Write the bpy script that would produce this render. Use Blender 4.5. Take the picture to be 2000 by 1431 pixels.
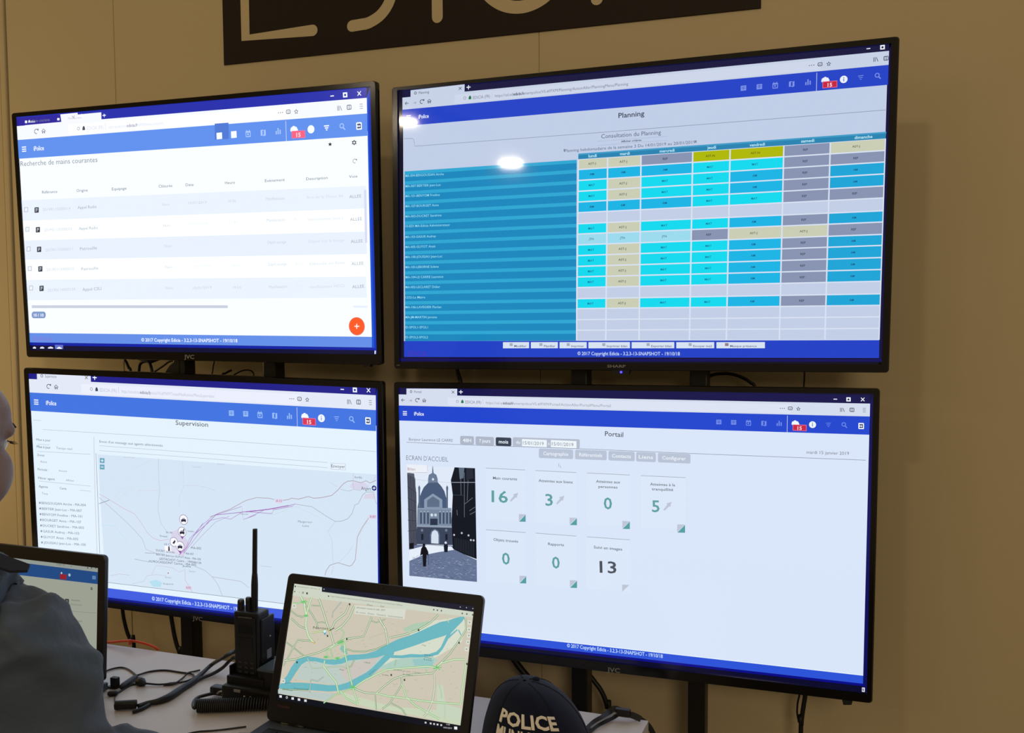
import bpy, bmesh, math, random
import numpy as np
from mathutils import Vector, Matrix
random.seed(7)
for o in list(bpy.data.objects): bpy.data.objects.remove(o)
SC = bpy.context.scene
COL = SC.collection
# ------------------------------------------------------------------ camera
ZS = 1.395                                   # height of the screens' centre line above the floor
CAMP = np.array([1.14472, -1.75281, 0.06462 + ZS])
F, YAW, PITCH, ROLL = 1912.41, 0.35020, -0.06387, 0.006043
def Rm(rx, ry, rz):
    cx,sx,cy,sy,cz,sz = math.cos(rx),math.sin(rx),math.cos(ry),math.sin(ry),math.cos(rz),math.sin(rz)
    X=np.array([[1,0,0],[0,cx,-sx],[0,sx,cx]]); Y=np.array([[cy,0,sy],[0,1,0],[-sy,0,cy]]); Z=np.array([[cz,-sz,0],[sz,cz,0],[0,0,1]])
    return Z@Y@X
CM = Rm(0,0,YAW)@Rm(PITCH,0,0)@Rm(0,ROLL,0)
cd = bpy.data.cameras.new('camera'); cam = bpy.data.objects.new('camera', cd); COL.objects.link(cam)
cd.sensor_width = 36; cd.lens = 36*F/2000; cd.clip_start = .02; cd.clip_end = 60
m = np.eye(4); m[:3,0]=CM[:,0]; m[:3,1]=CM[:,2]; m[:3,2]=-CM[:,1]; m[:3,3]=CAMP
cam.matrix_world = Matrix(m.tolist()); SC.camera = cam
# ------------------------------------------------------------------ view, world, lamps, added fill lights
SC.view_settings.view_transform = 'Standard'; SC.view_settings.look = 'None'
SC.view_settings.exposure = 0; SC.view_settings.gamma = 1; SC.view_settings.use_curve_mapping = False
w = bpy.data.worlds.new('room_light'); SC.world = w; w.use_nodes = True
w.node_tree.nodes['Background'].inputs[0].default_value = (1.0, .76, .43, 1)
w.node_tree.nodes['Background'].inputs[1].default_value = .205
def area(name, loc, target, size, power, color, sizey=None):
    l = bpy.data.lights.new(name, 'AREA'); l.energy = power; l.color = color; l.size = size
    if sizey: l.shape = 'RECTANGLE'; l.size_y = sizey
    else: l.shape = 'DISK'
    o = bpy.data.objects.new(name, l); COL.objects.link(o); o.location = loc
    o.rotation_euler = (Vector(target)-Vector(loc)).to_track_quat('-Z','Y').to_euler()
    return o
area('ceiling_lamp_light', (.65,-1.82,2.89), (.6,.2,1.2), .16, 5.5, (1,.80,.50))
area('track_spot_light', (-1.33,-2.84,2.495), (.28,0,1.8), .12, 1.6, (1,.82,.6), .018)
area('track_spot_light', (-1.33,-4.27,2.495), (.5,0,1.7), .12, 2.2, (1,.82,.6), .018)
area('room_fill_light', (2.5,-4.2,2.45), (.7,.2,.9), 1.1, 30, (1,.80,.55))  # added soft frontal fill without a fixture, brightens the wall under the screens
area('wall_fill_light', (-2.3,-.5,1.35), (-.4,.2,1.1), .5, 10, (1,.74,.36))  # added warm fill from the left without a fixture, brightens wall and gap
# ------------------------------------------------------------------ helpers
def ray(px,py): return CM@np.array([px-1000.,F,715.5-py])
def at(px,py,Y=None,z=None,d=None):
    r = ray(px,py)
    t = (Y-CAMP[1])/r[1] if Y is not None else ((z-CAMP[2])/r[2] if z is not None else d/F)
    return CAMP+t*r
def lin(c):
    c=c/255.; return c/12.92 if c<=.04045 else ((c+.055)/1.055)**2.4
def L(rgb, a=1): return (lin(rgb[0]),lin(rgb[1]),lin(rgb[2]),a)
def mat(name, rgb, rough=.5, metal=0, spec=.5, bump=None, noise=None, emit=None, estr=0, sheen=0, coat=0):
    m = bpy.data.materials.new(name); m.use_nodes = True
    nt = m.node_tree; b = nt.nodes['Principled BSDF']
    b.inputs['Base Color'].default_value = L(rgb); b.inputs['Roughness'].default_value = rough
    b.inputs['Metallic'].default_value = metal; b.inputs['Specular IOR Level'].default_value = spec
    b.inputs['Sheen Weight'].default_value = sheen; b.inputs['Coat Weight'].default_value = coat
    tc = nt.nodes.new('ShaderNodeTexCoord')
    if noise:
        sc, amt, rgb2 = noise
        n = nt.nodes.new('ShaderNodeTexNoise'); n.inputs['Scale'].default_value = sc; n.inputs['Detail'].default_value = 5
        nt.links.new(tc.outputs['Object'], n.inputs['Vector'])
        x = nt.nodes.new('ShaderNodeMix'); x.data_type='RGBA'
        x.inputs['A'].default_value = L(rgb); x.inputs['B'].default_value = L(rgb2)
        mr = nt.nodes.new('ShaderNodeMapRange'); mr.inputs['To Max'].default_value = amt
        mr.inputs['From Min'].default_value=.3; mr.inputs['From Max'].default_value=.7
        nt.links.new(n.outputs['Fac'], mr.inputs['Value']); nt.links.new(mr.outputs[0], x.inputs['Factor'])
        nt.links.new(x.outputs['Result'], b.inputs['Base Color'])
    if bump:
        n = nt.nodes.new('ShaderNodeTexNoise'); n.inputs['Scale'].default_value = bump[0]; n.inputs['Detail'].default_value = 4
        nt.links.new(tc.outputs['Object'], n.inputs['Vector'])
        bp = nt.nodes.new('ShaderNodeBump'); bp.inputs['Strength'].default_value = bump[1]; bp.inputs['Distance'].default_value = bump[2] if len(bump)>2 else .002
        nt.links.new(n.outputs['Fac'], bp.inputs['Height']); nt.links.new(bp.outputs[0], b.inputs['Normal'])
    if emit:
        b.inputs['Emission Color'].default_value = L(emit); b.inputs['Emission Strength'].default_value = estr
    return m
def screen_mat(name, strength, rough=.13, spec=.5):
    m = bpy.data.materials.new(name); m.use_nodes = True; nt = m.node_tree; b = nt.nodes['Principled BSDF']
    a = nt.nodes.new('ShaderNodeAttribute'); a.attribute_name = 'ui'
    b.inputs['Base Color'].default_value = (.004,.004,.006,1); b.inputs['Roughness'].default_value = rough
    b.inputs['Specular IOR Level'].default_value = spec
    nt.links.new(a.outputs['Color'], b.inputs['Emission Color']); b.inputs['Emission Strength'].default_value = strength
    return m
M_bezel = mat('gloss_black_plastic', (14,13,13), .16, bump=(300,.05,.0003))
M_black = mat('matt_black_plastic', (13,13,14), .5, bump=(500,.15,.0003))
M_metal = mat('black_powder_coated_steel', (15,15,16), .42, bump=(700,.2,.0002))
M_wall = mat('painted_panel', (206,189,153), .85, noise=(2.2,.5,(199,181,144)), bump=(420,.1,.0006))
M_groove = mat('panel_joint_shadow_gap', (150,128,92), .9, bump=(300,.1))
M_sign = mat('charcoal_sign_film', (44,36,30), .65, spec=.2, noise=(60,.5,(40,32,27)))
M_logo = mat('brushed_logo_print', (150,150,152), .4, metal=.3, noise=(50,.3,(130,130,130)))
M_cable = mat('black_cable_rubber', (16,15,15), .5, bump=(400,.1))
M_orange = mat('orange_cable_jacket', (225,72,20), .5, noise=(30,.3,(205,60,16)))
M_desk = mat('light_grey_laminate', (205,196,190), .38, noise=(5,.5,(196,187,180)), bump=(60,.04,.0005))
M_floor = mat('dark_grey_carpet', (70,66,62), .95, noise=(120,.8,(45,43,42)), bump=(300,.6,.004))

ROOT = {}
def thing(name, label, cat, loc, group=None):
    o = bpy.data.objects.new(name, None); COL.objects.link(o); o.empty_display_size=.05
    o.location = tuple(loc); o['label']=label; o['category']=cat
    if group: o['group']=group
    ROOT[o.name] = np.array(loc,float); return o
def tag(o, label, cat, group=None):
    o['label']=label; o['category']=cat
    if group: o['group']=group
    return o
def link(me, name, material, parent=None, root=None, label=None, smooth=False):
    """mesh given in world coordinates; re-based on its thing's origin"""
    r = np.array((0,0,0.))
    if parent is not None: r = ROOT[parent.name]
    elif len(me.vertices):
        c = np.empty(len(me.vertices)*3); me.vertices.foreach_get('co', c); c=c.reshape(-1,3)
        r = np.array([(c[:,0].min()+c[:,0].max())/2,(c[:,1].min()+c[:,1].max())/2,c[:,2].min()])
    me.transform(Matrix.Translation(-Vector(r)))
    o = bpy.data.objects.new(name, me); COL.objects.link(o)
    if parent is not None: o.parent = parent
    else: o.location = r
    ROOT[o.name] = r
    if material: me.materials.append(material)
    if label: o['label']=label
    if smooth:
        me.polygons.foreach_set('use_smooth',[True]*len(me.polygons))
    me.update(); return o
def from_bm(bm, name, material, parent=None, label=None, smooth=False):
    me = bpy.data.meshes.new(name); bmesh.ops.recalc_face_normals(bm, faces=bm.faces[:]); bm.to_mesh(me); bm.free()
    return link(me, name, material, parent, label=label, smooth=smooth)
def struct(o): o['kind']='structure'; return o
def add_box(bm, lo, hi, bev=0, M=None, seg=2):
    lo=Vector(lo); hi=Vector(hi); b2=bmesh.new()
    bmesh.ops.create_cube(b2,size=1)
    for v in b2.verts: v.co = Vector([lo[i]+(v.co[i]+.5)*(hi[i]-lo[i]) for i in range(3)])
    if bev: bmesh.ops.bevel(b2,geom=b2.edges[:]+b2.verts[:],offset=bev,segments=seg,affect='EDGES',profile=.6)
    if M is not None: b2.transform(M)
    me=bpy.data.meshes.new('t'); b2.to_mesh(me); b2.free(); bm.from_mesh(me); bpy.data.meshes.remove(me)
def box(name, lo, hi, material, parent=None, bev=0, M=None, label=None, seg=2):
    bm=bmesh.new(); add_box(bm,lo,hi,bev,M,seg); return from_bm(bm,name,material,parent,label)
def add_prism(bm, pts, off):
    """closed polygon pts (3D) extruded by vector off"""
    a=[bm.verts.new(Vector(p)) for p in pts]; b=[bm.verts.new(Vector(p)+Vector(off)) for p in pts]
    n=len(a); bm.faces.new(a); bm.faces.new(b[::-1])
    for i in range(n): bm.faces.new((a[i],b[i],b[(i+1)%n],a[(i+1)%n]))
def smoothpts(P, k=6):
    P=[np.array(p,float) for p in P]
    if len(P)<3: return P
    Q=[2*P[0]-P[1]]+P+[2*P[-1]-P[-2]]; out=[]
    for i in range(1,len(Q)-2):
        p0,p1,p2,p3=Q[i-1:i+3]
        for j in range(k):
            t=j/k; out.append(.5*((2*p1)+(-p0+p2)*t+(2*p0-5*p1+4*p2-p3)*t*t+(-p0+3*p1-3*p2+p3)*t**3))
    out.append(Q[-2]); return out
def add_tube(bm, P, r, seg=10, k=6, squash=1.0):
    P=smoothpts(P,k) if k else [np.array(p,float) for p in P]; n=len(P)
    rr = r if hasattr(r,'__len__') else [r]*n
    if len(rr)!=n: rr=np.interp(np.linspace(0,1,n),np.linspace(0,1,len(rr)),rr)
    up=np.array([0,0,1.]); rings=[]
    prev=None
    for i in range(n):
        t=P[min(i+1,n-1)]-P[max(i-1,0)]; t/=np.linalg.norm(t)+1e-12
        if prev is None:
            a=np.cross(t,up)
            if np.linalg.norm(a)<.1: a=np.cross(t,np.array([1.,0,0]))
        else: a=prev-t*(prev@t)
        a/=np.linalg.norm(a); prev=a; b=np.cross(a,t)
        rings.append([bm.verts.new(Vector(P[i]+rr[i]*(math.cos(2*math.pi*j/seg)*a+squash*math.sin(2*math.pi*j/seg)*b))) for j in range(seg)])
    for i in range(n-1):
        for j in range(seg):
            bm.faces.new((rings[i][j],rings[i][(j+1)%seg],rings[i+1][(j+1)%seg],rings[i+1][j]))
    bm.faces.new(rings[0][::-1]); bm.faces.new(rings[-1])
def tube(name,P,r,material,parent=None,seg=10,k=6,label=None,squash=1.0):
    bm=bmesh.new(); add_tube(bm,P,r,seg,k,squash); return from_bm(bm,name,material,parent,label,smooth=True)
# ---- text outlines as triangles, cached
_T={}
def glyphs(s,bold=0.0):
    key=(s,bold)
    if key in _T: return _T[key]
    cu=bpy.data.curves.new('t','FONT'); cu.body=s; cu.resolution_u=2; cu.offset=bold; cu.fill_mode='FRONT'
    o=bpy.data.objects.new('t',cu); COL.objects.link(o)
    me=bpy.data.meshes.new_from_object(o.evaluated_get(bpy.context.evaluated_depsgraph_get()))
    V=np.array([v.co[:2] for v in me.vertices]) if len(me.vertices) else np.zeros((0,2)); Fc=[tuple(p.vertices) for p in me.polygons]
    bpy.data.objects.remove(o); bpy.data.curves.remove(cu); bpy.data.meshes.remove(me)
    _T[key]=(V,Fc); return _T[key]
CAPH=max(v[1] for v in glyphs('H')[0])
def homog(src,dst):
    A=[];b=[]
    for (x,y),(u,v) in zip(src,dst):
        A.append([x,y,1,0,0,0,-u*x,-u*y]);b.append(u);A.append([0,0,0,x,y,1,-v*x,-v*y]);b.append(v)
    h=np.linalg.solve(np.array(A,float),np.array(b,float)); return np.append(h,1).reshape(3,3)
class Display:
    """a flat picture: coloured shapes lying in one plane of the place; U right, V up, N towards the viewer"""
    def __init__(s,O,U,V):
        s.O=np.array(O,float); s.U=np.array(U,float); s.V=np.array(V,float); s.N=np.cross(s.U,s.V)
        s.verts=[]; s.faces=[]; s.cols=[]; s.T=None; s.zoom=0
    def p(s,x,y):
        if s.zoom and s.T is not None:       # coarser desktop: same bars, drawn larger from both ends
            q=HDi@np.array([x,y,1.]); x,y=q[0]/q[2],q[1]/q[2]
            x=x*s.zoom if x<1100 else 1920-(1920-x)*s.zoom
            y=y*s.zoom; q=HD@np.array([x,y,1.]); x,y=q[0]/q[2],q[1]/q[2]
        if s.T is not None:
            q=s.T@np.array([x,y,1.]); x,y=q[0]/q[2],q[1]/q[2]
        r=ray(x,y); t=((s.O-CAMP)@s.N)/(r@s.N); P=CAMP+t*r-s.O
        return np.array([P@s.U,P@s.V])
    def w3(s,uv,off=0): return s.O+s.U*uv[0]+s.V*uv[1]+s.N*off
    def poly_uv(s,pts,col,layer=1):
        n=len(s.verts); s.verts+= [(a[0],a[1],layer*.00006) for a in pts]; s.faces.append(tuple(range(n,n+len(pts)))); s.cols.append(L(col))
    def poly(s,pts,col,layer=1): s.poly_uv([s.p(*a) for a in pts],col,layer)
    def rect(s,x0,y0,x1,y1,col,layer=1): s.poly([(x0,y0),(x1,y0),(x1,y1),(x0,y1)],col,layer)
    def bar(s,x0,y0,x1,y1,h,col,layer=1,rad=0):
        """box whose top edge runs (x0,y0)-(x1,y1), h px tall, optional rounded corners"""
        a,b=s.p(x0,y0),s.p(x1,y1); c,d=s.p(x1,y1+h),s.p(x0,y0+h)
        if not rad: s.poly_uv([a,b,c,d],col,layer); return
        k=np.linalg.norm(d-a)/h*rad; out=[]
        for q,(e,f) in ((a,(d,b)),(b,(a,c)),(c,(b,d)),(d,(c,a))):
            e=(e-q)/np.linalg.norm(e-q); f=(f-q)/np.linalg.norm(f-q)
            for j in range(5):
                t=j/4*math.pi/2; out.append(q+e*k*(1-math.sin(t))+f*k*(1-math.cos(t)))
        s.poly_uv(out,col,layer)
    def scale(s,x,y): return np.linalg.norm(s.p(x,y+4)-s.p(x,y))/4      # metres per photo pixel, up the plane
    def circ(s,x,y,r,col,layer=2,n=20):
        c=s.p(x,y); k=s.scale(x,y)*r
        s.poly_uv([c+k*np.array([math.cos(2*math.pi*i/n),math.sin(2*math.pi*i/n)]) for i in range(n)],col,layer)
    def line(s,pts,wd,col,layer=2,ox=0,oy=0,sc=1):
        P=[s.p(ox+a[0]/sc,oy+a[1]/sc) for a in pts]; k=s.scale(ox+pts[0][0]/sc,oy+pts[0][1]/sc)*wd/2
        L_=[];R_=[]
        for i in range(len(P)):
            t=P[min(i+1,len(P)-1)]-P[max(i-1,0)]; t=t/(np.linalg.norm(t)+1e-9); nn=np.array([-t[1],t[0]])*k
            L_.append(P[i]+nn);R_.append(P[i]-nn)
        for i in range(len(P)-1): s.poly_uv([L_[i],L_[i+1],R_[i+1],R_[i]],col,layer)
    def text(s,t,x0,y0,x1,y1,h,col,layer=6,bold=0.0):
        """baseline from (x0,y0) to (x1,y1), capitals h px tall"""
        V,Fc=glyphs(t,bold)
        if not len(V): return
        a,b=s.p(x0,y0),s.p(x1,y1); e=b-a; wid=np.linalg.norm(e); e/=wid; f=np.array([-e[1],e[0]])
        k=s.scale(x0,y0)*h/CAPH; mn,mx=V[:,0].min(),V[:,0].max(); n=len(s.verts)
        for q in V:
            P=a+e*(q[0]-mn)/(mx-mn)*wid+f*q[1]*k; s.verts.append((P[0],P[1],layer*.00006))
        for fc in Fc: s.faces.append(tuple(n+i for i in fc)); s.cols.append(L(col))
    def ctext(s,t,x,y,wd,h,col,slope=0,layer=6,bold=0.0): s.text(t,x-wd/2,y-slope*wd/2,x+wd/2,y+slope*wd/2,h,col,layer,bold)
    def build(s,name,material,parent,label=None):
        me=bpy.data.meshes.new(name)
        v=[s.O+s.U*a+s.V*b+s.N*c for a,b,c in s.verts]
        me.from_pydata([tuple(q) for q in v],[],s.faces)
        at_=me.attributes.new('ui','FLOAT_COLOR','CORNER')
        cols=[]
        for f,c in zip(s.faces,s.cols): cols+= list(c)*len(f)
        at_.data.foreach_set('color',cols)
        return link(me,name,material,parent,label=label)
# ------------------------------------------------------------------ the room
WY = .20
def wall_panel(name,x0,x1):
    return struct(box(name,(x0,WY,0),(x1,WY+.06,3.4),M_wall,bev=.0012,seg=1))
xj=[at(2,140,Y=WY)[0], at(12.5,140,Y=WY)[0], at(224,140,Y=WY)[0], at(1048,100,Y=WY)[0]]
xj[3]=(xj[3]+at(1062,1297,Y=WY)[0])/2; xj[2]=(xj[2]+at(258,1194,Y=WY)[0])/2
xj[0]=at(11,400,Y=WY)[0]; xj[1]=at(24,400,Y=WY)[0]
g=.0011
wall_panel('wall_back',xj[3]+g*.3,3.6); wall_panel('wall_back',xj[2]+g*.5,xj[3]-g*.3); wall_panel('wall_back',xj[1]+2*g,xj[2]-g*.5)
wall_panel('wall_back',-3.6,xj[0]-2*g)
struct(box('trim_1',(xj[0]+2*g,WY-.004,0),(xj[1]-2*g,WY+.05,3.4),M_wall,bev=.004))
struct(box('wall_back',(-3.6,WY+.06,0),(3.6,WY+.12,3.4),M_groove))
struct(box('floor',(-3.6,-5.5,-.05),(3.6,WY,0),M_floor))
struct(box('wall_left',(-3.66,-5.5,0),(-3.6,WY+.1,3.4),M_wall))
struct(box('baseboard_back',(-3.6,WY-.012,0),(3.6,WY,.07),M_black,bev=.002))

# ------------------------------------------------------------------ wall sign
def on_wall(px,py,y): return at(px,py,Y=y)
sy=WY-.004
bl=on_wall(437,126,sy); br=on_wall(1486,17,sy); zb=(bl[2]+br[2])/2
S=thing('wall_sign','large charcoal rectangular sign with pale rounded letters above the screens','sign',((bl[0]+br[0])/2,sy,zb))
TOP=zb+.46
box('sign_panel',(bl[0],sy,zb),(br[0],WY-.0003,TOP),M_sign,S,bev=.0006,seg=1)
M_letter=mat('pale_letter_film',(206,189,153),.8,noise=(2.2,.5,(199,181,144)))
def stroke(name,P,r,parent=S,y=sy-.0012):
    """flat letter stroke of constant width with round ends, in the sign's plane"""
    P=smoothpts(P,8) if len(P)>3 else [np.array(p,float) for p in P]
    bm=bmesh.new(); n=len(P); out=[]
    left=[];right=[]
    for i in range(n):
        t=P[min(i+1,n-1)]-P[max(i-1,0)]; t/=np.linalg.norm(t); nn=np.array([-t[1],t[0]])*r; left.append(P[i]+nn); right.append(P[i]-nn)
    def cap(c,t0):
        a0=math.atan2(t0[1],t0[0]); return [c+r*np.array([math.cos(a0+math.pi/2-math.pi*j/8),math.sin(a0+math.pi/2-math.pi*j/8)]) for j in range(1,8)]
    tE=P[-1]-P[-2]; tS=P[0]-P[1]
    out=left+cap(P[-1],tE)+right[::-1]+cap(P[0],tS)
    add_prism(bm,[(a[0],y,a[1]) for a in out],(0,.0013,0))
    return from_bm(bm,name,M_letter,parent)
def sw(px,py):
    q=on_wall(px,py,sy); return np.array([q[0],q[2]])
# letter E: one bent stroke outline
r0=(sw(490,0)[0]-sw(471,0)[0])/2*.95
eb=sw(480,74); ee=sw(611,59.5); xl=eb[0]+r0*.0
eE=stroke('letter',[(xl,TOP-.09),(xl,eb[1]),(ee[0],ee[1])],r0)
for zz in((eb[1]+TOP-.09)/2,TOP-.09): stroke('letter',[(xl,zz),(xl+.085,zz)],r0)
d0=sw(688,51); d1=sw(722,44); d2=sw(745,28); d3=sw(762,0)
stroke('letter',[d0,(d0[0]*.5+d1[0]*.5,d0[1]+.001),d1,d2,d3,(d3[0]+.012,d3[1]+.05),(d3[0]+.01,d3[1]+.13),(d3[0]-.03,TOP-.12),(d3[0]-.09,TOP-.09)],r0)
i0=sw(854.5,33.5); stroke('letter',[(i0[0],i0[1]),(i0[0],TOP-.09)],r0)
c0=sw(1018,14); R0=.115
stroke('letter',[(c0[0]+R0*.9*math.cos(a),c0[1]+R0+R0*math.sin(a)) for a in [math.radians(x) for x in range(-38,-330,-24)]],r0*1.05)
i1=sw(1166,-2); stroke('letter',[(i1[0],i1[1]),(i1[0],TOP-.09)],r0)
a1=sw(1237,-14); a2=sw(1390,-30); stroke('letter',[(a1[0],a1[1]+.01),((a1[0]+a2[0])/2,TOP-.09),(a2[0],a1[1]+.01)],r0)

# ------------------------------------------------------------------ televisions
TVPOSE={'A':([-0.24202,-0.00148,0.22493],(0.03112,0.00611,-0.01704)),'B':([0.71313,0.00224,0.21888],(-0.01274,-0.00311,-0.02641)),
'C':([-0.2389,0.00107,-0.35716],(0.02528,0.01251,0.00093)),'D':([0.70501,0,-0.3548],(-0.03477,-0.00552,0))}
OUT={'A':[(21.3,220.6),(734,157.3),(744.3,713),(51.4,697.4)],'B':[(764,170.4),(1757,69.6),(1736,728),(768.8,719.7)],
'C':[(45,717.8),(746.5,745.1),(755.5,1261),(67,1167.6)],'D':[(768,746),(1719,758.3),(1704,1374.5),(778.5,1264.3)]}
INN={'A':[(31.5,228),(723.5,169),(736,692),(59,684)],'B':[(775.5,176.5),(1741,84.5),(1722.5,711),(780,707)],
'C':[(55.5,729),(737.5,758),(743,1243),(78.5,1159)],'D':[(778,757),(1706,768.5),(1693.5,1354),(788.5,1246)]}
WIN={'A':[(32.8,246.4),(716.4,191),(726.6,678.4),(58.6,668.3)],'B':None,
'C':[(56.6,739.8),(733.9,771.7),(739,1231),(79,1149.9)],'D':[(779,770),(1699.4,788),(1685.5,1334.7),(788.8,1233)]}
UNIT=[(0,0),(1920,0),(1920,1000),(0,1000)]
HD=homog(UNIT,WIN['D'])
def HDx(x,y): q=HD@np.array([x,y,1]); return (q[0]/q[2],q[1]/q[2])
HDi=np.linalg.inv(HD)
q=HDi@np.array([1669,787.4,1]); cut=q[0]/q[2]
WIN_B=[(786,190.7),(1736.2,99.3),(1716.6,699),(789.3,697)]
T_A=homog(WIN['D'],WIN['A']); T_C=homog(WIN['D'],WIN['C'])
T_B=homog([HDx(0,0),HDx(cut,0),HDx(cut,1000),HDx(0,1000)],WIN_B)
def plane(k):
    c,r=TVPOSE[k]; R_=Rm(*r); return np.array(c)+np.array([0,0,ZS]),R_[:,0],R_[:,2]
def ground(pts): return np.mean(np.array(pts),axis=0)
LBL={'A':'black television at upper left showing a white search table with an orange plus button',
'B':'largest black television at upper right showing a teal and cyan weekly planning grid',
'C':'black television at lower left showing a pale map with purple route lines',
'D':'black television at lower right showing a portal page with big numbers and a street photo'}
TV={};DS={}
def make_tv(k):
    O,U,V=plane(k); N=np.cross(U,V)
    dF=Display(O+N*.004,U,V); dS=Display(O,U,V)
    of=[dF.w3(dF.p(*q)) for q in OUT[k]]; inf=[dF.w3(dF.p(*q)) for q in INN[k]]; ins=[dS.w3(dS.p(*q),-.0012) for q in INN[k]]
    root=thing('television',LBL[k],'television',[np.mean([p[0] for p in of]),.02,min(p[2] for p in of)])
    bm=bmesh.new()
    # rounded outer outline
    def rounded(P,rad,n=4):
        out=[]
        for i in range(4):
            q=P[i];e=P[i-1]-q;f=P[(i+1)%4]-q;e/=np.linalg.norm(e);f/=np.linalg.norm(f)
            for j in range(n+1):
                t=j/n*math.pi/2; out.append(q+e*rad*(1-math.sin(t))+f*rad*(1-math.cos(t)))
        return out
    cen=np.mean(of,axis=0)
    o0=rounded(of,.006); o1=[p-N*.014 for p in o0]
    b_=.0022; o0b=[p+(cen-p)/np.linalg.norm(cen-p)*b_ for p in o0]
    n=len(o0)
    i0=rounded(inf,.0012); i1=rounded(ins,.0012)
    VV=[[bm.verts.new(Vector(p)) for p in ring] for ring in (o1,[p-N*.003 for p in o0],o0b,i0,i1)]
    for a,b in zip(VV[:-1],VV[1:]):
        for i in range(n): bm.faces.new((a[i],b[i],b[(i+1)%n],a[(i+1)%n]))
    bm.faces.new(VV[0])
    from_bm(bm,'bezel',M_bezel,root)
    bm=bmesh.new(); c2=[cen+(p-cen)*.80-N*.013 for p in o0]
    add_prism(bm,c2,tuple(-N*.030)); from_bm(bm,'rear_housing',M_black,root)
    TV[k]=root; DS[k]=dS
    return root
for k in 'ABCD': make_tv(k)

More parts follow.
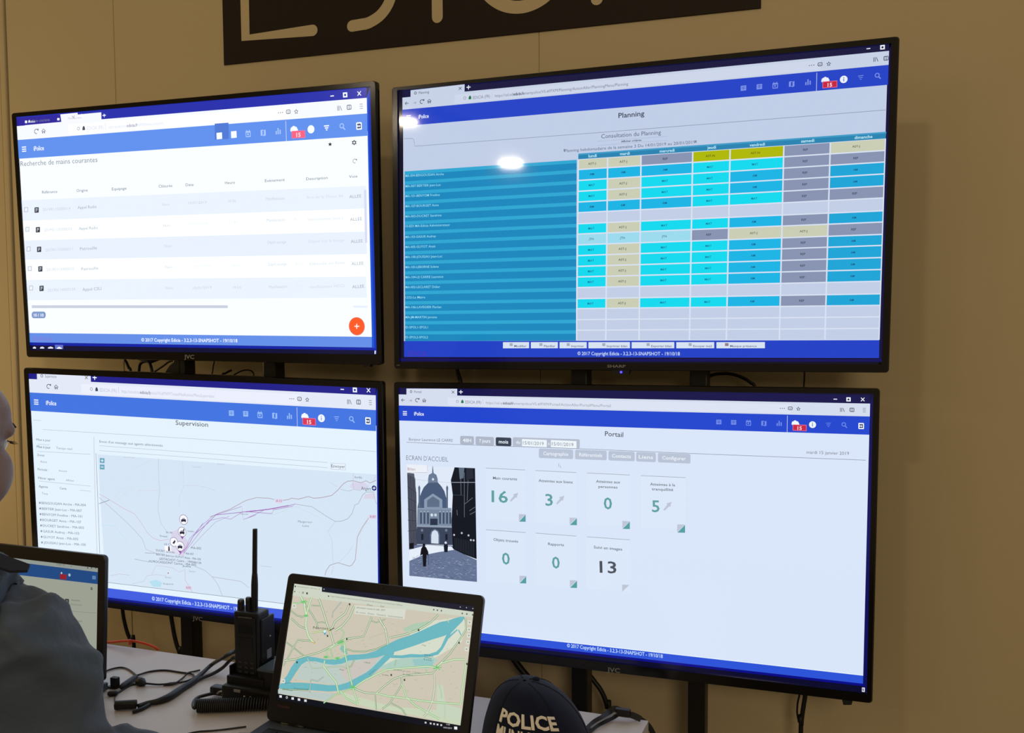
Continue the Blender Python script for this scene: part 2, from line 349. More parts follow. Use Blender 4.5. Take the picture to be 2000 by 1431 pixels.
WHT=(240,246,255)
def header(D,st):
    """browser bar and blue application bar, laid out once and shared by all four televisions"""
    t,n,bar,ic,ed=st['title'],st['nav'],st['bar'],st['icon'],st.get('dark',(70,75,85))
    D.poly([HDx(0,-30),HDx(1920,-30),HDx(1920,0),HDx(0,0)],t,2)
    D.poly([HDx(0,0),HDx(1920,0),HDx(1920,46),HDx(0,46)],n,3)
    D.poly([HDx(232,8),HDx(1640,8),HDx(1640,40),HDx(232,40)],st['url'],4)
    D.poly([(779,791.6),(1699,813),(1697.7,848.7),(780,821)],bar,5)
    # tab
    D.poly([(794,758.5),(893,759),(893,774),(794,772)],n,4)
    D.line([(882.5,763),(887.5,768)],1,ed,6);D.line([(887.5,763),(882.5,768)],1,ed,6)
    D.line([(896.5,765),(904,765.2)],1.6,WHT,6);D.line([(900.2,761.5),(900.2,769)],1.6,WHT,6)
    D.text(st['tab'],809,767,823+st.get('tw',0),767.3,4.5,ed)
    D.circ(803,764.5,2.6,ed,6);D.circ(803,764.5,1.6,n,7)
    if st.get('navi',True):
        D.line([(784,781),(790.5,781)],1.1,ed,6);D.line([(787,778.3),(784,781),(787,783.8)],1.1,ed,6)
        D.line([(799,782),(804.5,782)],.9,(150,155,165),6);D.line([(802.3,779.7),(804.5,782),(802.3,784)],.9,(150,155,165),6)
    a=[(815+3.4*math.cos(x),781.2+3.4*math.sin(x)) for x in [math.radians(v) for v in range(-20,-320,-30)]]
    D.line(a,1.2,ed,6);D.poly([(816,778),(819.6,777),(819,781)],ed,6)
    D.line([(825,782),(828.6,778.5),(832.3,782.3)],1.2,ed,6);D.rect(826,782,831.2,785.5,ed,6);D.rect(827.8,783,829.4,785.5,n,7)
    # address
    D.circ(893.5,783.7,2.8,(150,155,165),6);D.circ(893.5,783.7,1.9,st['url'],7)
    g=st.get('lock',(30,120,70)); D.rect(900.8,783,905.6,787,g,7);D.circ(903.2,782.6,2,g,6)
    D.text('EDICIA (FR)',909,787.6,940,788.2,5.5,st.get('adc',(120,125,135)))
    D.line([(943.5,779),(943.5,790)],.6,(190,195,205),6)
    ax=st.get('ax',1193); D.text(st['addr'],949,788.6,ax,788.6+(ax-949)*.0254,5,st.get('adc',(150,155,165)))
    D.text('edicia.fr',983,789.4,1003,789.9,5,st.get('adc2',(80,85,100)),layer=7,bold=.01)
    for x in(1524,1528,1532): D.circ(x,797.2,.9,ed,6)
    D.bar(1539,793.5,1548,793.7,7,ed,6,rad=2.5);D.bar(1540.2,794.7,1546.8,794.9,4.5,st['url'],7,rad=1.6);D.line([(1541.5,796.3),(1543.5,798),(1545.5,796.3)],.9,ed,8)
    star=[];
    for i in range(10):
        r_=4.6 if i%2==0 else 2.2; a=-math.pi/2+i*math.pi/5; star.append((1559.3+r_*math.cos(a),798.3+r_*math.sin(a)))
    D.poly(star,ed,6); D.circ(1559.3,798.3,1.5,st['url'],7)
    for x in(1641.5,1644): D.line([(x,796),(x,804)],1.1,ed,6)
    D.line([(1646.3,796.5),(1649,804)],1.1,ed,6)
    D.bar(1659.5,796,1668.5,796.2,8,ed,6,rad=1.5);D.rect(1661,797.5,1663.6,802.7,n,7);D.rect(1664.8,797.5,1667.2,802.7,n,7)
    for y in(797,800.5,804): D.line([(1685,y),(1691,y+.15)],.8,ed,6)
    D.line([(1628,779.2),(1635,779.3)],1.6,WHT,6)
    D.bar(1653,775.6,1661.5,775.8,8,WHT,6);D.rect(1655.3,778.1,1659,781.6,t,7)
    D.line([(1681.6,776.4),(1688.4,783.2)],1.4,WHT,6);D.line([(1688.4,776.4),(1681.6,783.2)],1.4,WHT,6)
    # blue bar
    for y in(803.5,806.8,810): D.line([(787,y),(795,y+.2)],1.6,WHT,7)
    D.text('iPolice',809,811,828,811.4,6.8,WHT,7,bold=.015)
    if st.get('solid'):
        D.rect(1399,819,1410,829.5,WHT,7);D.rect(1428,819,1439,830,WHT,7)
    else:
        for x,y in((1404,824),(1433,824.7)):
            D.rect(x-5,y-4.7,x+5,y+4.3,ic,7)
            for d in(-2,.6,): D.line([(x-3.5,y+d),(x+3.5,y+d)],.8,bar,8)
        D.line([(1404,821),(1404,827)],.7,bar,8);D.line([(1433,821),(1433,827)],.7,bar,8)
    D.bar(1457,821,1467,821.3,9.8,ic,7,rad=1);D.rect(1458.3,824,1465.6,829.4,bar,8);D.line([(1459.5,819.3),(1459.5,822)],1.2,ic,7);D.line([(1464.5,819.5),(1464.5,822)],1.2,ic,7);D.rect(1460.2,825,1463.2,827.8,ic,9)
    D.poly([(1487,822),(1490.5,821.3),(1494,822.6),(1497,821.6),(1497,831),(1494,832),(1490.5,830.7),(1487,831.3)],ic,7);D.rect(1490.6,823,1493.6,830,bar,8)
    for x,y0 in((1518,826),(1521.8,821.5),(1525.8,824.3)): D.line([(x,y0),(x,831.5)],2.2,ic,7)
    D.line([(1537.8,811.5),(1537.3,844)],.9,(205,215,250),7)
    # people, badge, info
    for x,y,r_ in((1549.5,825,2.7),(1553,823.7,3.1),(1556.8,825,2.7)): D.circ(x,y,r_,WHT,7)
    D.bar(1546,825,1561,825.3,4.6,WHT,7,rad=2)
    D.bar(1548.3,828.5,1575.2,829.6,12,(235,110,150),8); D.bar(1549.4,829.6,1574.1,830.7,9.9,st.get('badge',(205,35,65)),9)
    D.text('15',1557.5,838.8,1566,839.2,6.4,(255,225,235),10,bold=.02)
    D.circ(1587,829,6.6,WHT,8)
    if not st.get('solid'): D.line([(1587,827.6),(1587,832.5)],1.3,bar,9);D.circ(1587,825.8,.9,bar,9)
    fc=WHT if st.get('solid') else ic
    for y,w_ in((826,5),(829.3,3.4),(832.4,1.5)): D.line([(1618-w_,y),(1618+w_,y+.1)],1.9 if st.get('solid') else 1.1,fc,8)
    D.circ(1648,828.5,4.2,ic,7,16);D.circ(1648,828.5,2.7,bar,8,16);D.line([(1650.8,831.6),(1654.3,835.3)],1.9,ic,8)
    D.bar(1676.5,825.5,1687.5,825.8,12,WHT,7,rad=1.5);D.rect(1678.6,828,1685.4,835.5,(25,45,90),8);D.rect(1676.6,830.4,1680,833,WHT,9)
    D.line([(1677,831.8),(1683.5,831.9)],1.3,WHT,9);D.poly([(1681.7,829.3),(1684.6,831.9),(1681.7,834.5)],WHT,9)
COPY='© 2017 Copyright Edicia - 3.2.3-13-SNAPSHOT - 19/10/18'
# ---------------- upper left: search table
D=DS['A']; D.poly(INN['A'],(10,12,52),0)
D.T=T_A;D.zoom=1.37
header(D,dict(title=(36,46,165),nav=(238,241,252),url=(247,249,255),bar=(93,140,230),icon=(165,195,245),tab='Main courante',tw=18,addr='https://ssl.edicia.fr/ismartpolice/VS-#!PXM/mainscourantes/list',solid=1,ax=1050,badge=(245,95,125),dark=(120,122,135),adc=(205,208,220),adc2=(150,155,170),lock=(70,80,95),navi=False))
D.T=None
D.poly([(33,231),(118,223.5),(120,238),(33,246)],(44,36,150),5)
D.text('iPolice',55.5,240,68.5,239,4.2,WHT,bold=.01);D.rect(49,235.5,53.2,240.5,WHT,6);D.rect(112,230.5,116.5,235,WHT,6)
D.poly([(120,226.7),(198,219.3),(198.3,233.5),(120.5,240)],(238,240,248),6)
D.text('Main courante',133,233,160,231,3.6,(180,184,196),7)
D.poly([(198.3,219.5),(212,218),(212,231),(198.3,232.2)],(40,48,165),6)
D.line([(200.5,225.5),(207,225)],1.6,WHT,7);D.line([(203.7,222.2),(203.9,228.6)],1.6,WHT,7)
pale=(243,249,255)
D.poly([(37.2,302),(717.8,256),(726.3,657.6),(57.9,650)],(240,248,254),1)
D.poly([(419.5,241.5),(446.5,239.5),(447.2,271),(420,273)],(76,118,205),6)
def rowpoly(a0,a1,b0,b1,col): D.poly([(lx(a0),a0),(715,b0),(717,b1),(lx(a1),a1)],col,2)
def lx(y): return 37+(y-302)*.0602
for a0,a1,b0,b1,c in((391,431,363,407,(226,234,248)),(431,469.5,407,452,(247,254,255)),(469.5,507,452,496,(224,232,247)),(507,546.5,496,540,(247,254,255)),(546.5,586,540,581,(226,234,248))): rowpoly(a0,a1,b0,b1,c)
D.text('Recherche de mains courantes',40.5,324.6,190.5,316.3,9.6,(112,116,126),bold=-.004)
gt=(95,98,112); lt=(196,202,214); mt=(158,164,178)
for t,x0,y0,x1,y1 in(('Référence',82.7,378,112.3,376.5),('Origine',150,375,171.5,373.7),('Equipage',219,371.8,247.5,370),('Clôturée',310,366.5,337,365),('Date',363,363.6,378.5,363),('Heure',439.8,359.7,459,358.7),('Evènement',517.8,355.7,556.5,353.5),('Description',598.4,352,640,349.5),('Voie',682,347.5,698.5,346.5)): D.text(t,x0,y0,x1,y1,5.4,gt)
rows=[(410,408,404,399,396,393,389,386,384.5,'Appel Radio','20190115000014'),(448.5,448,445,440,437,435,431,429,429,'Appel Radio','20190115000013'),(486.8,487,484.5,480,478,476,474,472,472,'Patrouille','20190115000011'),(525,525.5,524,521,520,519,517,516,515.5,'Patrouille','20190115000010'),(563,565.5,564,562,562,562,561,561,560.5,'Appel CSU','20190114000134')]
for i,(yi,yr,yo,yn,yd,yh,ye,yc,yv,o_,rf) in enumerate(rows):
    dx=i*2.4
    D.bar(47.5+dx,yi-5,55+dx,yi-5.4,9,(170,175,185),5);D.bar(48.5+dx,yi-4,54+dx,yi-4.4,7,(232,238,248),6)
    x=71.7+dx;D.bar(x-4,yi-5,x+4.2,yi-5.5,10.5,(52,56,66),5,rad=1)
    for q in(-2.4,0,2.4): D.line([(x-2,yi+q),(x+(2 if q<2 else 0),yi+q-.2)],1,(232,238,248),6)
    D.text(rf,84+dx,yr+4,138+dx,yr+1.5,5.4,lt);D.text(o_,152+dx,yo+4,(189 if 'App' in o_ else 185)+dx,yo+2,5.6,mt)
    D.text('Non',318+dx*.7,yn+3,331+dx*.7,yn+2.4,5,lt);D.text('15/01/2019',368+dx,yd+3,404+dx,yd+1.2,5,(222,229,238) if 0<i<4 else lt)
    D.text(('10:26','11:46','09:12','08:14','19:34')[i],446+dx,yh+2,461+dx,yh+1.2,5,(222,229,238) if 0<i<4 else lt)
    D.text(('Manifestation','Manifestation','Dépôt sauvage','Dépôt sauvage','Manifestation')[i],520+dx*.6,ye+2,556+dx*.6,ye+.6,5.6,lt)
    D.text(('Rue','Art','des','Bois','Rec')[i],573+dx*.6,ye-.2,585+dx*.6,ye-.8,5.4,(222,229,238))
    D.text(('Rue de la Thure 44','Stationnement Saint L','Dépôt sur la berge','Véhicule en fuite','manifestation NCCL')[i],600+dx*.5,yc+2,670+dx*.5,yc-.8,5.4,(205,212,222))
    D.text('ALLEE',682.5+dx*.6,yv+2.5,706+dx*.6,yv+1,6,mt)
D.poly([(711,371),(715.7,370.5),(717.5,474),(713,474)],(208,212,236),4)
D.poly([(62,596),(445,596),(445,601.5),(62.3,601.5)],(196,201,216),4)
D.poly([(690,596.5),(718,597),(718,601),(690,600.5)],(222,230,245),4)
D.bar(62,608.3,89.5,608.3,13,(122,146,196),4,rad=5.5);D.text('10 / 10',66.5,618,85.5,618,5.6,WHT,bold=.02)
D.circ(697,637,17.8,(214,120,110),4,32);D.circ(696.8,636.6,16.8,(247,88,38),5,32)
D.line([(692.5,637),(702,637)],2.1,(255,235,225),7);D.line([(697,632),(697,642)],2.1,(255,235,225),7)
st=[(644.8+(4.4 if i%2==0 else 2)*math.cos(-math.pi/2+i*math.pi/5),281.8+(4.4 if i%2==0 else 2)*math.sin(-math.pi/2+i*math.pi/5)) for i in range(10)];D.poly(st,(40,44,54),6)
for i in range(3):
    a=i*math.pi/3+.52; D.line([(691.9-5*math.cos(a),278.4-5*math.sin(a)),(691.9+5*math.cos(a),278.4+5*math.sin(a))],2,(66,72,84),6)
D.circ(691.9,278.4,3.9,(66,72,84),6);D.circ(691.9,278.4,2,pale,7)
D.line([(693+3.6*math.cos(math.radians(v)),314.4+3.8*math.sin(math.radians(v))) for v in range(-30,-320,-30)],1,(120,126,138),6);D.poly([(694,311),(697.5,310),(697,314)],(120,126,138),6)
D.poly([(57.9,650),(726.3,657.6),(726.6,678.4),(58.6,668.3)],(96,138,224),5)
D.text(COPY,276.3,666.6,464,668.4,6.3,WHT,bold=.012)
D.text('EDICIA',65.5,665,101.5,666.3,8.2,(126,118,205),bold=.005)
D.poly([(58.6,668.6),(726.6,678.8),(735,680),(735,684),(58.9,674)],(12,32,160),2)  # blue glow under the footer, painted as a strip
for x,w_ in((64.5,6),(78.5,8),(94,10)): D.poly([(x,678.2),(x+w_/2,676.5),(x+w_,678.2),(x+w_,680.5),(x,680.5)],(215,220,235),6)
D.poly([(107.5,673),(123.5,673.3),(123.5,681.5),(107.5,681.2)],(92,108,190),5);D.poly([(111,679.5),(116,676.8),(121,679.7),(121,681),(111,680.8)],WHT,6)
D.poly([(716.4,191),(722.8,171),(735.6,690),(726.6,678.4)],(20,78,205),1);D.poly([(719,190),(722.8,171),(735.6,690),(731.5,688)],(14,52,176),2)  # light bleed at the panel's right edge, painted as blue strips
D.poly([(731.8,684.5),(734.2,684.6),(734,691),(731.5,691)],(220,225,240),6)
D.build('screen',screen_mat('lit_panel_bright',1.10),TV['A'])
# ---------------- upper right: planning grid
D=DS['B']; D.poly(INN['B'],(6,6,34),0)
D.T=T_B
st=dict(title=(17,18,64),nav=(205,216,238),url=(212,222,242),bar=(33,68,204),icon=(128,152,236),tab='Planning',addr='https://ssl.edicia.fr/ismartpolice/VS-#!PXM/Planning/ActionAller/PlanningMenu/Planning',dark=(70,78,96),tw=5,adc=(120,128,148))
CUTX=1669
_h=header
# the picture runs past this set's edge: keep only what still fits inside the frame
class Clip(Display): pass
v0=len(D.verts); _h(D,st)
D.T=None
e0,e1=D.p(1736.4,99.3),D.p(1716.8,699)
def inside(u,v): 
    t=(v-e0[1])/(e1[1]-e0[1]); return u<=e0[0]+(e1[0]-e0[0])*t+1e-5
keepf=[];keepc=[]
for f,c in zip(D.faces,D.cols):
    ins=[inside(*D.verts[i][:2]) for i in f]
    if all(ins): keepf.append(f);keepc.append(c)
    elif any(ins):
        for i in f:
            u,v,z=D.verts[i]; t=(v-e0[1])/(e1[1]-e0[1]); D.verts[i]=(min(u,e0[0]+(e1[0]-e0[0])*t),v,z)
        keepf.append(f);keepc.append(c)
D.faces,D.cols=keepf,keepc
D.poly([(787.4,245),(1732.5,165),(1716.8,664),(789,666)],(198,212,238),1)
D.line([(789,271),(804,270),(808,272),(809.6,279),(810,285.5),(1160,259.6),(1731.5,214.6)],.9,(140,152,176),4)
dk=(52,64,86)
D.text('Planning',1208,230.5,1258.6,226,9.6,dk,bold=.012)
D.text('Consultation du Planning',1174.5,270.3,1291,262.3,8,(84,98,124))
D.line([(1166,276),(1304,266)],.5,(165,175,205),4);D.line([(1166,284),(1304,274)],.5,(165,175,205),4)
D.text('Afficher critères',1213,278.3,1253,275.3,3.8,dk,bold=.015)
D.text('Planning hebdomadaire de la semaine 3 Du 14/01/2019 au 20/01/2019',1103,297.2,1358,280.2,5.6,(84,98,124))
for x,y in((1102,293),(1359,276)): D.rect(x-1,y-2,x+1.5,y+3,(130,140,160),6)
YL=[311,331,352.3,373.5,394.4,415.3,436.8,457,478,499,520,540.5,561.4,583,602.5,624,644.6,665]
YR=[270.5,294,316.5,339.7,363,386.4,411.5,433.4,457.5,479,502.7,526,549,573.4,596,618.4,641,663.4]
XT=[1129.4,1186.8,1252,1353,1426,1531,1621.7,1729.6]; XB=[1126,1183,1248,1346.5,1418.6,1522,1611,1717]
xsT=np.array(XT);xsB=np.array(XB)
def gp(ci,ri,dx=0,dy=0):
    """grid corner: column ci, row ri (fractions allowed)"""
    yl=np.interp(ri,range(18),YL);yr=np.interp(ri,range(18),YR)
    xt=np.interp(ci,range(8),XT);xb=np.interp(ci,range(8),XB)
    x=xt+(xb-xt)*(ri/17.); y=yl+(yr-yl)*(x-1128)/(1725-1128.); return (x+dx,y+dy)
HB=(38,136,184)
D.poly([(1129.6,300),(1731,257.2),(1729.8,270.5),(1129.4,311)],HB,4);D.poly([(1129.6,300),(1731,257.2),(1730.9,260.5),(1129.6,303)],(62,160,205),5)
for t,x,y,w_ in(('lundi',1157.5,307,16),('mardi',1220.5,302.6,19),('mercredi',1303,297,29),('jeudi',1390,290.6,17),('vendredi',1479,285.2,30),('samedi',1577.5,277.6,26),('dimanche',1686.5,270.4,35)): D.ctext(t,x,y,w_,5.6,(190,240,255),-.07,bold=.02)
D.poly([gp(0,0,-1),gp(7,0,1),gp(7,17,1),gp(0,17,-1)],(222,232,250),3)
CC={'J':((208,212,186),'AST-J',(84,88,84)),'G':((140,152,184),'REP',(50,54,74)),'N':((180,190,0),'AST-N',(86,90,20)),'a':((16,186,236),'AM',(16,84,130)),'M':((2,224,246),'MAT',(10,110,150)),'T':((160,226,246),'JTN',(60,110,140))}
R1='MJMMaGa'
GR=['JJGNNGJ','aaaMMGG',R1,R1,'aaaMMGG','','MJMMaGa','TTTGJJG',R1,R1,R1,R1,'',R1,'','','']
for r_,row in enumerate(GR):
    for c_ in range(7):
        k=row[c_] if row else None
        col=CC[k][0] if k else (200,212,238)
        if k=='a' and c_==6: col=(22,170,222)
        D.poly([gp(c_,r_,1.5,1.3),gp(c_+1,r_,-1.3,1.3),gp(c_+1,r_+1,-1.3,-1.2),gp(c_,r_+1,1.5,-1.2)],col,4)
        if k:
            x,y=gp(c_+.47,r_+.5); D.ctext(CC[k][1],x,y+2.2,{'J':15,'G':9.5,'N':18,'a':8.5,'M':12,'T':9.5}[k],4.1,CC[k][2],-.06*(1-r_/17),bold=.012)
names=['MA-004-BENGOUSSAN Airche','MA-007-BERTIER Jean-Luc','MA-101-BENYOM Fredine','MA-107-BOURGET Anne','MA-003-DUCRET Sandrine','10-EDI MA-Edicia Administrateur','MA-103-GASUR Audrey','MA-005-GUYOT Anais','MA-100-JOUSSAU Jean-Luc','MA-105-LEBORNE Solene','MA-104-LE CARRE Laurence','MA-002-LECLARET Didier','1232-Le Maire','MA-106-LAVEGIER Florian','MA-JM-MARTIN jerome','ID-SPOL1-SPOL1','ID-SPOL2-SPOL2']
xe=[867,861,859,857,862.5,879,851.5,850.5,864,857,866,859.7,830.5,862,853.5,836,836]
yt=[343.2,363.5,382.8,402.5,422.4,441.5,462.5,482,501.6,521.4,541,560.4,580.4,599.5,619,638.6,658]
YN=[334.7+i*(666-334.7)/17 for i in range(18)]
for i in range(17):
    a,b=YN[i],YN[i+1]; c,d=YL[i]+ (0 if i else 1),YL[i+1]; xl=790.3+.06*i
    D.poly([(xl,a),(1126.5-.1*i,c),(1126.5-.1*i,d),(xl,b)],(18,140,196),4)
    D.poly([(xl,a+.2),(1126.5-.1*i,c+.2),(1126.5-.1*i,c+(d-c)*.34),(xl,a+(b-a)*.34)],(44,172,218),5)
    D.text(names[i],792,yt[i]+2.4,xe[i],yt[i]+2.4-.05*(xe[i]-792)*(1-i/15.),4.4,(150,226,250),bold=.006)
D.poly([(789.1,666),(1717.5,664),(1716.8,699),(789.3,697)],(30,66,204),5)
for (x0,x1),t,w_ in(((982.5,1033.5),'Modifier',24),((1037,1089.6),'Planifier',22),((1093,1146),'Imprimer',25),((1149.4,1230.4),'Imprimer bilan',40),((1233.8,1317),'Exporter bilan',40),((1321,1395),'Envoyer mail',36),((1399.3,1494),'Masque présence',52)):
    D.poly([(x0,668),(x1,667.8),(x1,679.8),(x0,680)],(222,234,250),6);D.text(t,x1-w_-5 if w_<50 else x1-w_-16,677.6,x1-5 if w_<50 else x1-16,677.6,4,(92,98,116),7,bold=.01)
    D.rect(x1-w_-14 if w_<50 else x1-w_-26,669.8,x1-w_-8 if w_<50 else x1-w_-19,675.5,(150,128,136) if w_>50 else (170,178,192),7)
D.text(COPY,1128,693.3,1328,694,6.5,(205,225,255),bold=.012)
D.text('EDICIA',797.5,695,834,695.3,9.5,(74,50,190),bold=.002)
D.poly([(781,699.5),(1722,701),(1722.5,706),(780.5,705)],(8,8,96),2)  # glow below the footer painted as a blue strip
D.poly([(1736.4,99.3),(1740.6,86),(1722.3,709),(1716.8,699)],(8,8,66),1)  # dark blue glow of the right edge, painted in
D.build('screen',screen_mat('lit_panel_soft',.93,.05,.5),TV['B'])
# ---------------- lower left: supervision map
D=DS['C']; D.poly(INN['C'],(9,10,58),0)
D.T=T_C;D.zoom=1.37
header(D,dict(title=(30,30,135),nav=(226,231,246),url=(234,238,252),bar=(66,116,224),icon=(150,188,246),tab='Supervision',tw=7,ax=1120,addr='https://ssl.edicia.fr/ismartpolice/VS-#!PXM/ToutesMesActions/MenuSupervision',dark=(100,104,118),adc=(190,195,210),adc2=(130,135,155),lock=(60,75,90),navi=False,badge=(215,55,85)))
D.T=None
D.poly([(60.2,793),(735.2,831),(739,1212),(78.3,1134)],(226,241,252),1)
D.poly([(78.2,1131.5),(738.8,1213.5),(739,1231),(79,1149.9)],(62,92,222),5)
D.text(COPY,297,1171.7,484.5,1194.6,7,(210,232,255),bold=.012)
D.text('Supervision',343.3,829.3,406.7,833.3,8.8,(84,88,98),bold=.004)
gl=(178,188,202)
for P in ([(65,820),(80,821)],[(83,838.4),(400,858),(734,881.5)],[(73,881),(177,887)],[(76,939),(177,949)],[(155,957),(177,959)],[(194,870),(640,903)],[(194,879.5),(640,913)],[(73,867),(97,868.5)]): D.line(P,.7,gl,3)
tx=(92,98,112);tl=(140,147,162)
for t,x0,y0,x1,y1,h,c in(('Mise à jour',71,860,99,862,4.3,tx),('Mise à jour',72,874,99,876.2,4.8,(50,54,64)),('Temps réel',110,876.5,141,878.6,4.3,tl),('Zones',73,890,87,891,4.2,tx),('Autre',79,903,92,904,4.2,tl),('Période',74,918,92.5,919.5,4.2,tx),('Aucune',115,920.5,131,921.5,3.6,tl),('Filtrer agent',75,935,107.5,937.6,4.4,tx),('Afficher',129,939,145,940.2,3.6,tl),('Agents',76,951.5,93.5,952.8,4.4,tx),('Carte',117,955,130,956,4.2,tx),('Tous',82,965,93.5,966,4.2,tl),("Envoi d'un message aux agents sélectionnés",194.5,864,318,872,4.6,(108,114,128)),('Envoyer',647.5,912.5,674.3,914,6,(70,75,86))): D.text(t,x0,y0,x1,y1,h,c)
for i,n_ in enumerate(['BENGOUGAN Airche - MA-004','BERTIER Jean-Luc - MA-007','BENYOM Fredine - MA-101','BOURGET Anne - MA-107','DUCRET Sandrine - MA-003','GASUR Audrey - MA-103','GUYOT Anais - MA-005','JOUSSAU Jean-Luc - MA-100']):
    y=984+i*11.05; D.rect(76.5+i*.6,y-4.2,79.5+i*.6,y-.6,(140,147,162),5); D.text(n_,81.5+i*.6,y,(168,160,161,159,164,155,153,168)[i],y+4.4,4.6,(112,118,134))
D.line([(183.5,853),(186,980),(189.5,1075),(191,1143)],1.4,(198,205,222),3);D.line([(187.6,885),(192.5,1010),(195,1080)],.9,(118,126,145),4)
D.poly([(190.5,887),(560,914),(735.6,926.5),(738.5,1201),(206,1136.5)],(212,228,244),2)
D.line([(206,1136.5),(486,1170),(738.5,1201)],.8,(120,130,145),4)
D.bar(646,903.6,675.5,905.3,12.6,(198,205,220),4);D.bar(647,904.6,674.5,906.2,10.6,(232,242,252),5)
O1=dict(ox=180,oy=860,sc=4.472);O2=dict(ox=480,oy=880,sc=5.725)
ra=(196,186,200);rb=(178,172,184);rd=(172,150,158)
for P,w_,c in(([(60,465),(150,515),(270,590),(370,640),(430,720),(480,800),(530,850),(600,875),(670,860)],.9,(205,180,195)),([(60,495),(200,620),(330,740),(440,860),(470,950),(560,985)],.8,rb),([(60,552),(150,520)],.9,(120,128,140)),
 ([(580,160),(582,340),(590,420),(575,600),(600,720),(650,790)],.8,ra),([(790,180),(800,400),(765,490),(765,600)],.7,(212,206,222)),([(400,438),(580,435)],.6,(212,206,222)),([(800,395),(900,390),(1000,410),(1080,435)],.6,(205,200,216)),
 ([(900,1100),(980,1130),(1050,1190),(1300,1230),(1370,1285)],.8,rb),([(1050,1190),(1100,1260),(1140,1360)],.8,rb),([(520,1170),(560,1090),(700,1110),(760,1150),(800,1130)],.7,(200,185,200)),([(810,1120),(812,1220),(840,1260),(880,1330)],.9,(212,175,190)),
 ([(370,1035),(500,1060)],.9,(160,168,182)),([(460,980),(550,985)],.9,(150,158,172)),([(160,1180),(240,1165),(330,1175)],.7,ra),([(350,1250),(450,1230),(480,1180),(560,1170),(650,1180)],.6,ra),([(260,410),(190,500)],.5,(205,212,226)),([(370,240),(520,170)],.5,(205,212,226)),([(80,735),(200,750),(260,820),(310,880)],.7,(180,222,238)),([(350,400),(230,520)],.4,(205,212,226))): D.line(P,w_,c,4,**O1)
for P,w_,c in(([(-400,740),(-280,690),(-180,655),(0,557),(120,523),(200,528),(260,530),(320,545)],1.0,rd),([(415,555),(480,545),(510,530),(590,540),(700,512),(760,530),(840,525),(960,500),(1030,440),(1090,370),(1140,340),(1200,335),(1290,357),(1345,335),(1390,360),(1458,330)],1.1,rd),
 ([(1060,430),(1150,452),(1210,430),(1290,445)],.8,rb),([(1205,250),(1198,360),(1210,430)],.7,ra),([(1375,375),(1360,420)],.6,ra),([(1458,270),(1430,330)],.6,ra),([(1430,460),(1448,560),(1466,600)],.8,(200,160,175)),([(950,355),(1020,400)],.5,ra),
 ([(1430,460),(1350,460),(1310,490),(1260,590),(1220,605),(1190,700),(1140,760),(1070,787),(1000,790),(900,730),(740,625),(550,595)],1.0,(165,172,178)),([(1000,790),(920,900),(965,1000),(975,1250)],.7,(190,198,208)),
 ([(1375,750),(1300,860),(1250,960),(1235,1110),(1225,1220),(1190,1275),(1160,1290),(1030,1250),(940,1280),(900,1340),(885,1395)],1.1,rd),([(1370,760),(1260,960),(1290,1010)],.5,(214,190,200)),([(1200,1060),(1140,1150),(1040,1250)],.5,(190,198,208)),([(980,1290),(960,1380)],.7,(205,190,205)),
 ([(0,760),(130,700),(300,720),(450,660),(560,620),(700,690),(820,740)],.5,(196,210,222)),([(160,1285),(290,1300)],.9,(190,198,210))): D.line(P,w_,c,4,**O2)
pu=(165,110,185)
for P,w_,kw in(([(760,1000),(830,930),(890,825),(1000,730),(1080,650),(1310,625),(1431,610)],1.1,O1),([(800,980),(850,860),(960,740),(1060,655),(1310,575),(1312,625),(1320,690),(1431,650)],.7,O1),([(800,985),(1020,700),(1140,672),(1210,687),(1310,625)],.7,O1),([(860,940),(960,830),(1080,710),(1200,660)],.5,O1),([(970,720),(890,830)],.9,O1),
 ([(0,683),(300,650),(500,608),(550,595),(520,620),(310,660),(295,702),(150,690),(0,680)],.9,O2),([(0,683),(250,655),(480,612)],1.8,O2),([(0,760),(130,700),(230,650)],.8,O2)): D.line(P,w_,pu,5,**kw)
def z1(x,y): return (180+x/4.472,860+y/4.472)
def z2(x,y): return (480+x/5.725,880+y/5.725)
D.poly([z1(500,1230),z1(560,1215),z1(610,1240),z1(600,1280),z1(530,1275)],(180,222,238),3)
D.poly([z2(1160,400),z2(1200,350),z2(1340,360),z2(1370,400),z2(1300,440),z2(1190,420)],(214,212,234),3);D.poly([z2(1330,490),z2(1430,470),z2(1440,540),z2(1320,535)],(216,212,230),3)
D.poly([z1(690,800),z1(760,770),z1(850,900),z1(800,1010),z1(700,980)],(214,210,232),3)
D.poly([z1(700,870),z1(760,880),z1(770,1000),z1(690,960)],(225,222,240),3)
# road number plates and place names
for (x,y),t,w_ in((z2(330,538),'A 11',82/5.725),(z2(1378,715),'A 87',86/5.725),(z1(815,1268),'A 83',56/4.472)):
    D.bar(x,y,x+w_,y+.6,7.2,(226,206,230),5,rad=1.5);D.text(t,x+2,y+5.6,x+w_-2,y+6,4.2,(140,105,125),7)
x,y=z2(1215,306);D.text('Avrillé',x,y,x+15,y+1,4.2,(110,114,128));x,y=z2(1293,436);D.text('Angers',x,y,x+19,y+1.2,6.6,(84,88,102))
x,y=z2(585,800);D.text('Mauges-sur-',x,y,x+28.5,y+1.5,4,(120,126,140));D.text('Loire',x+9,y+8.3,x+21,y+9,4,(120,126,140))
x,y=z1(640,1200);D.text('Bouaye',x,y,x+12,y+.5,3,(150,156,170));x,y=z1(622,1256);D.text('Bouguenais',x,y,x+20,y+1,3.4,(130,136,150));x,y=z1(845,1148);D.text('Vertou',x,y,x+13,y+.6,3.4,(150,156,170))
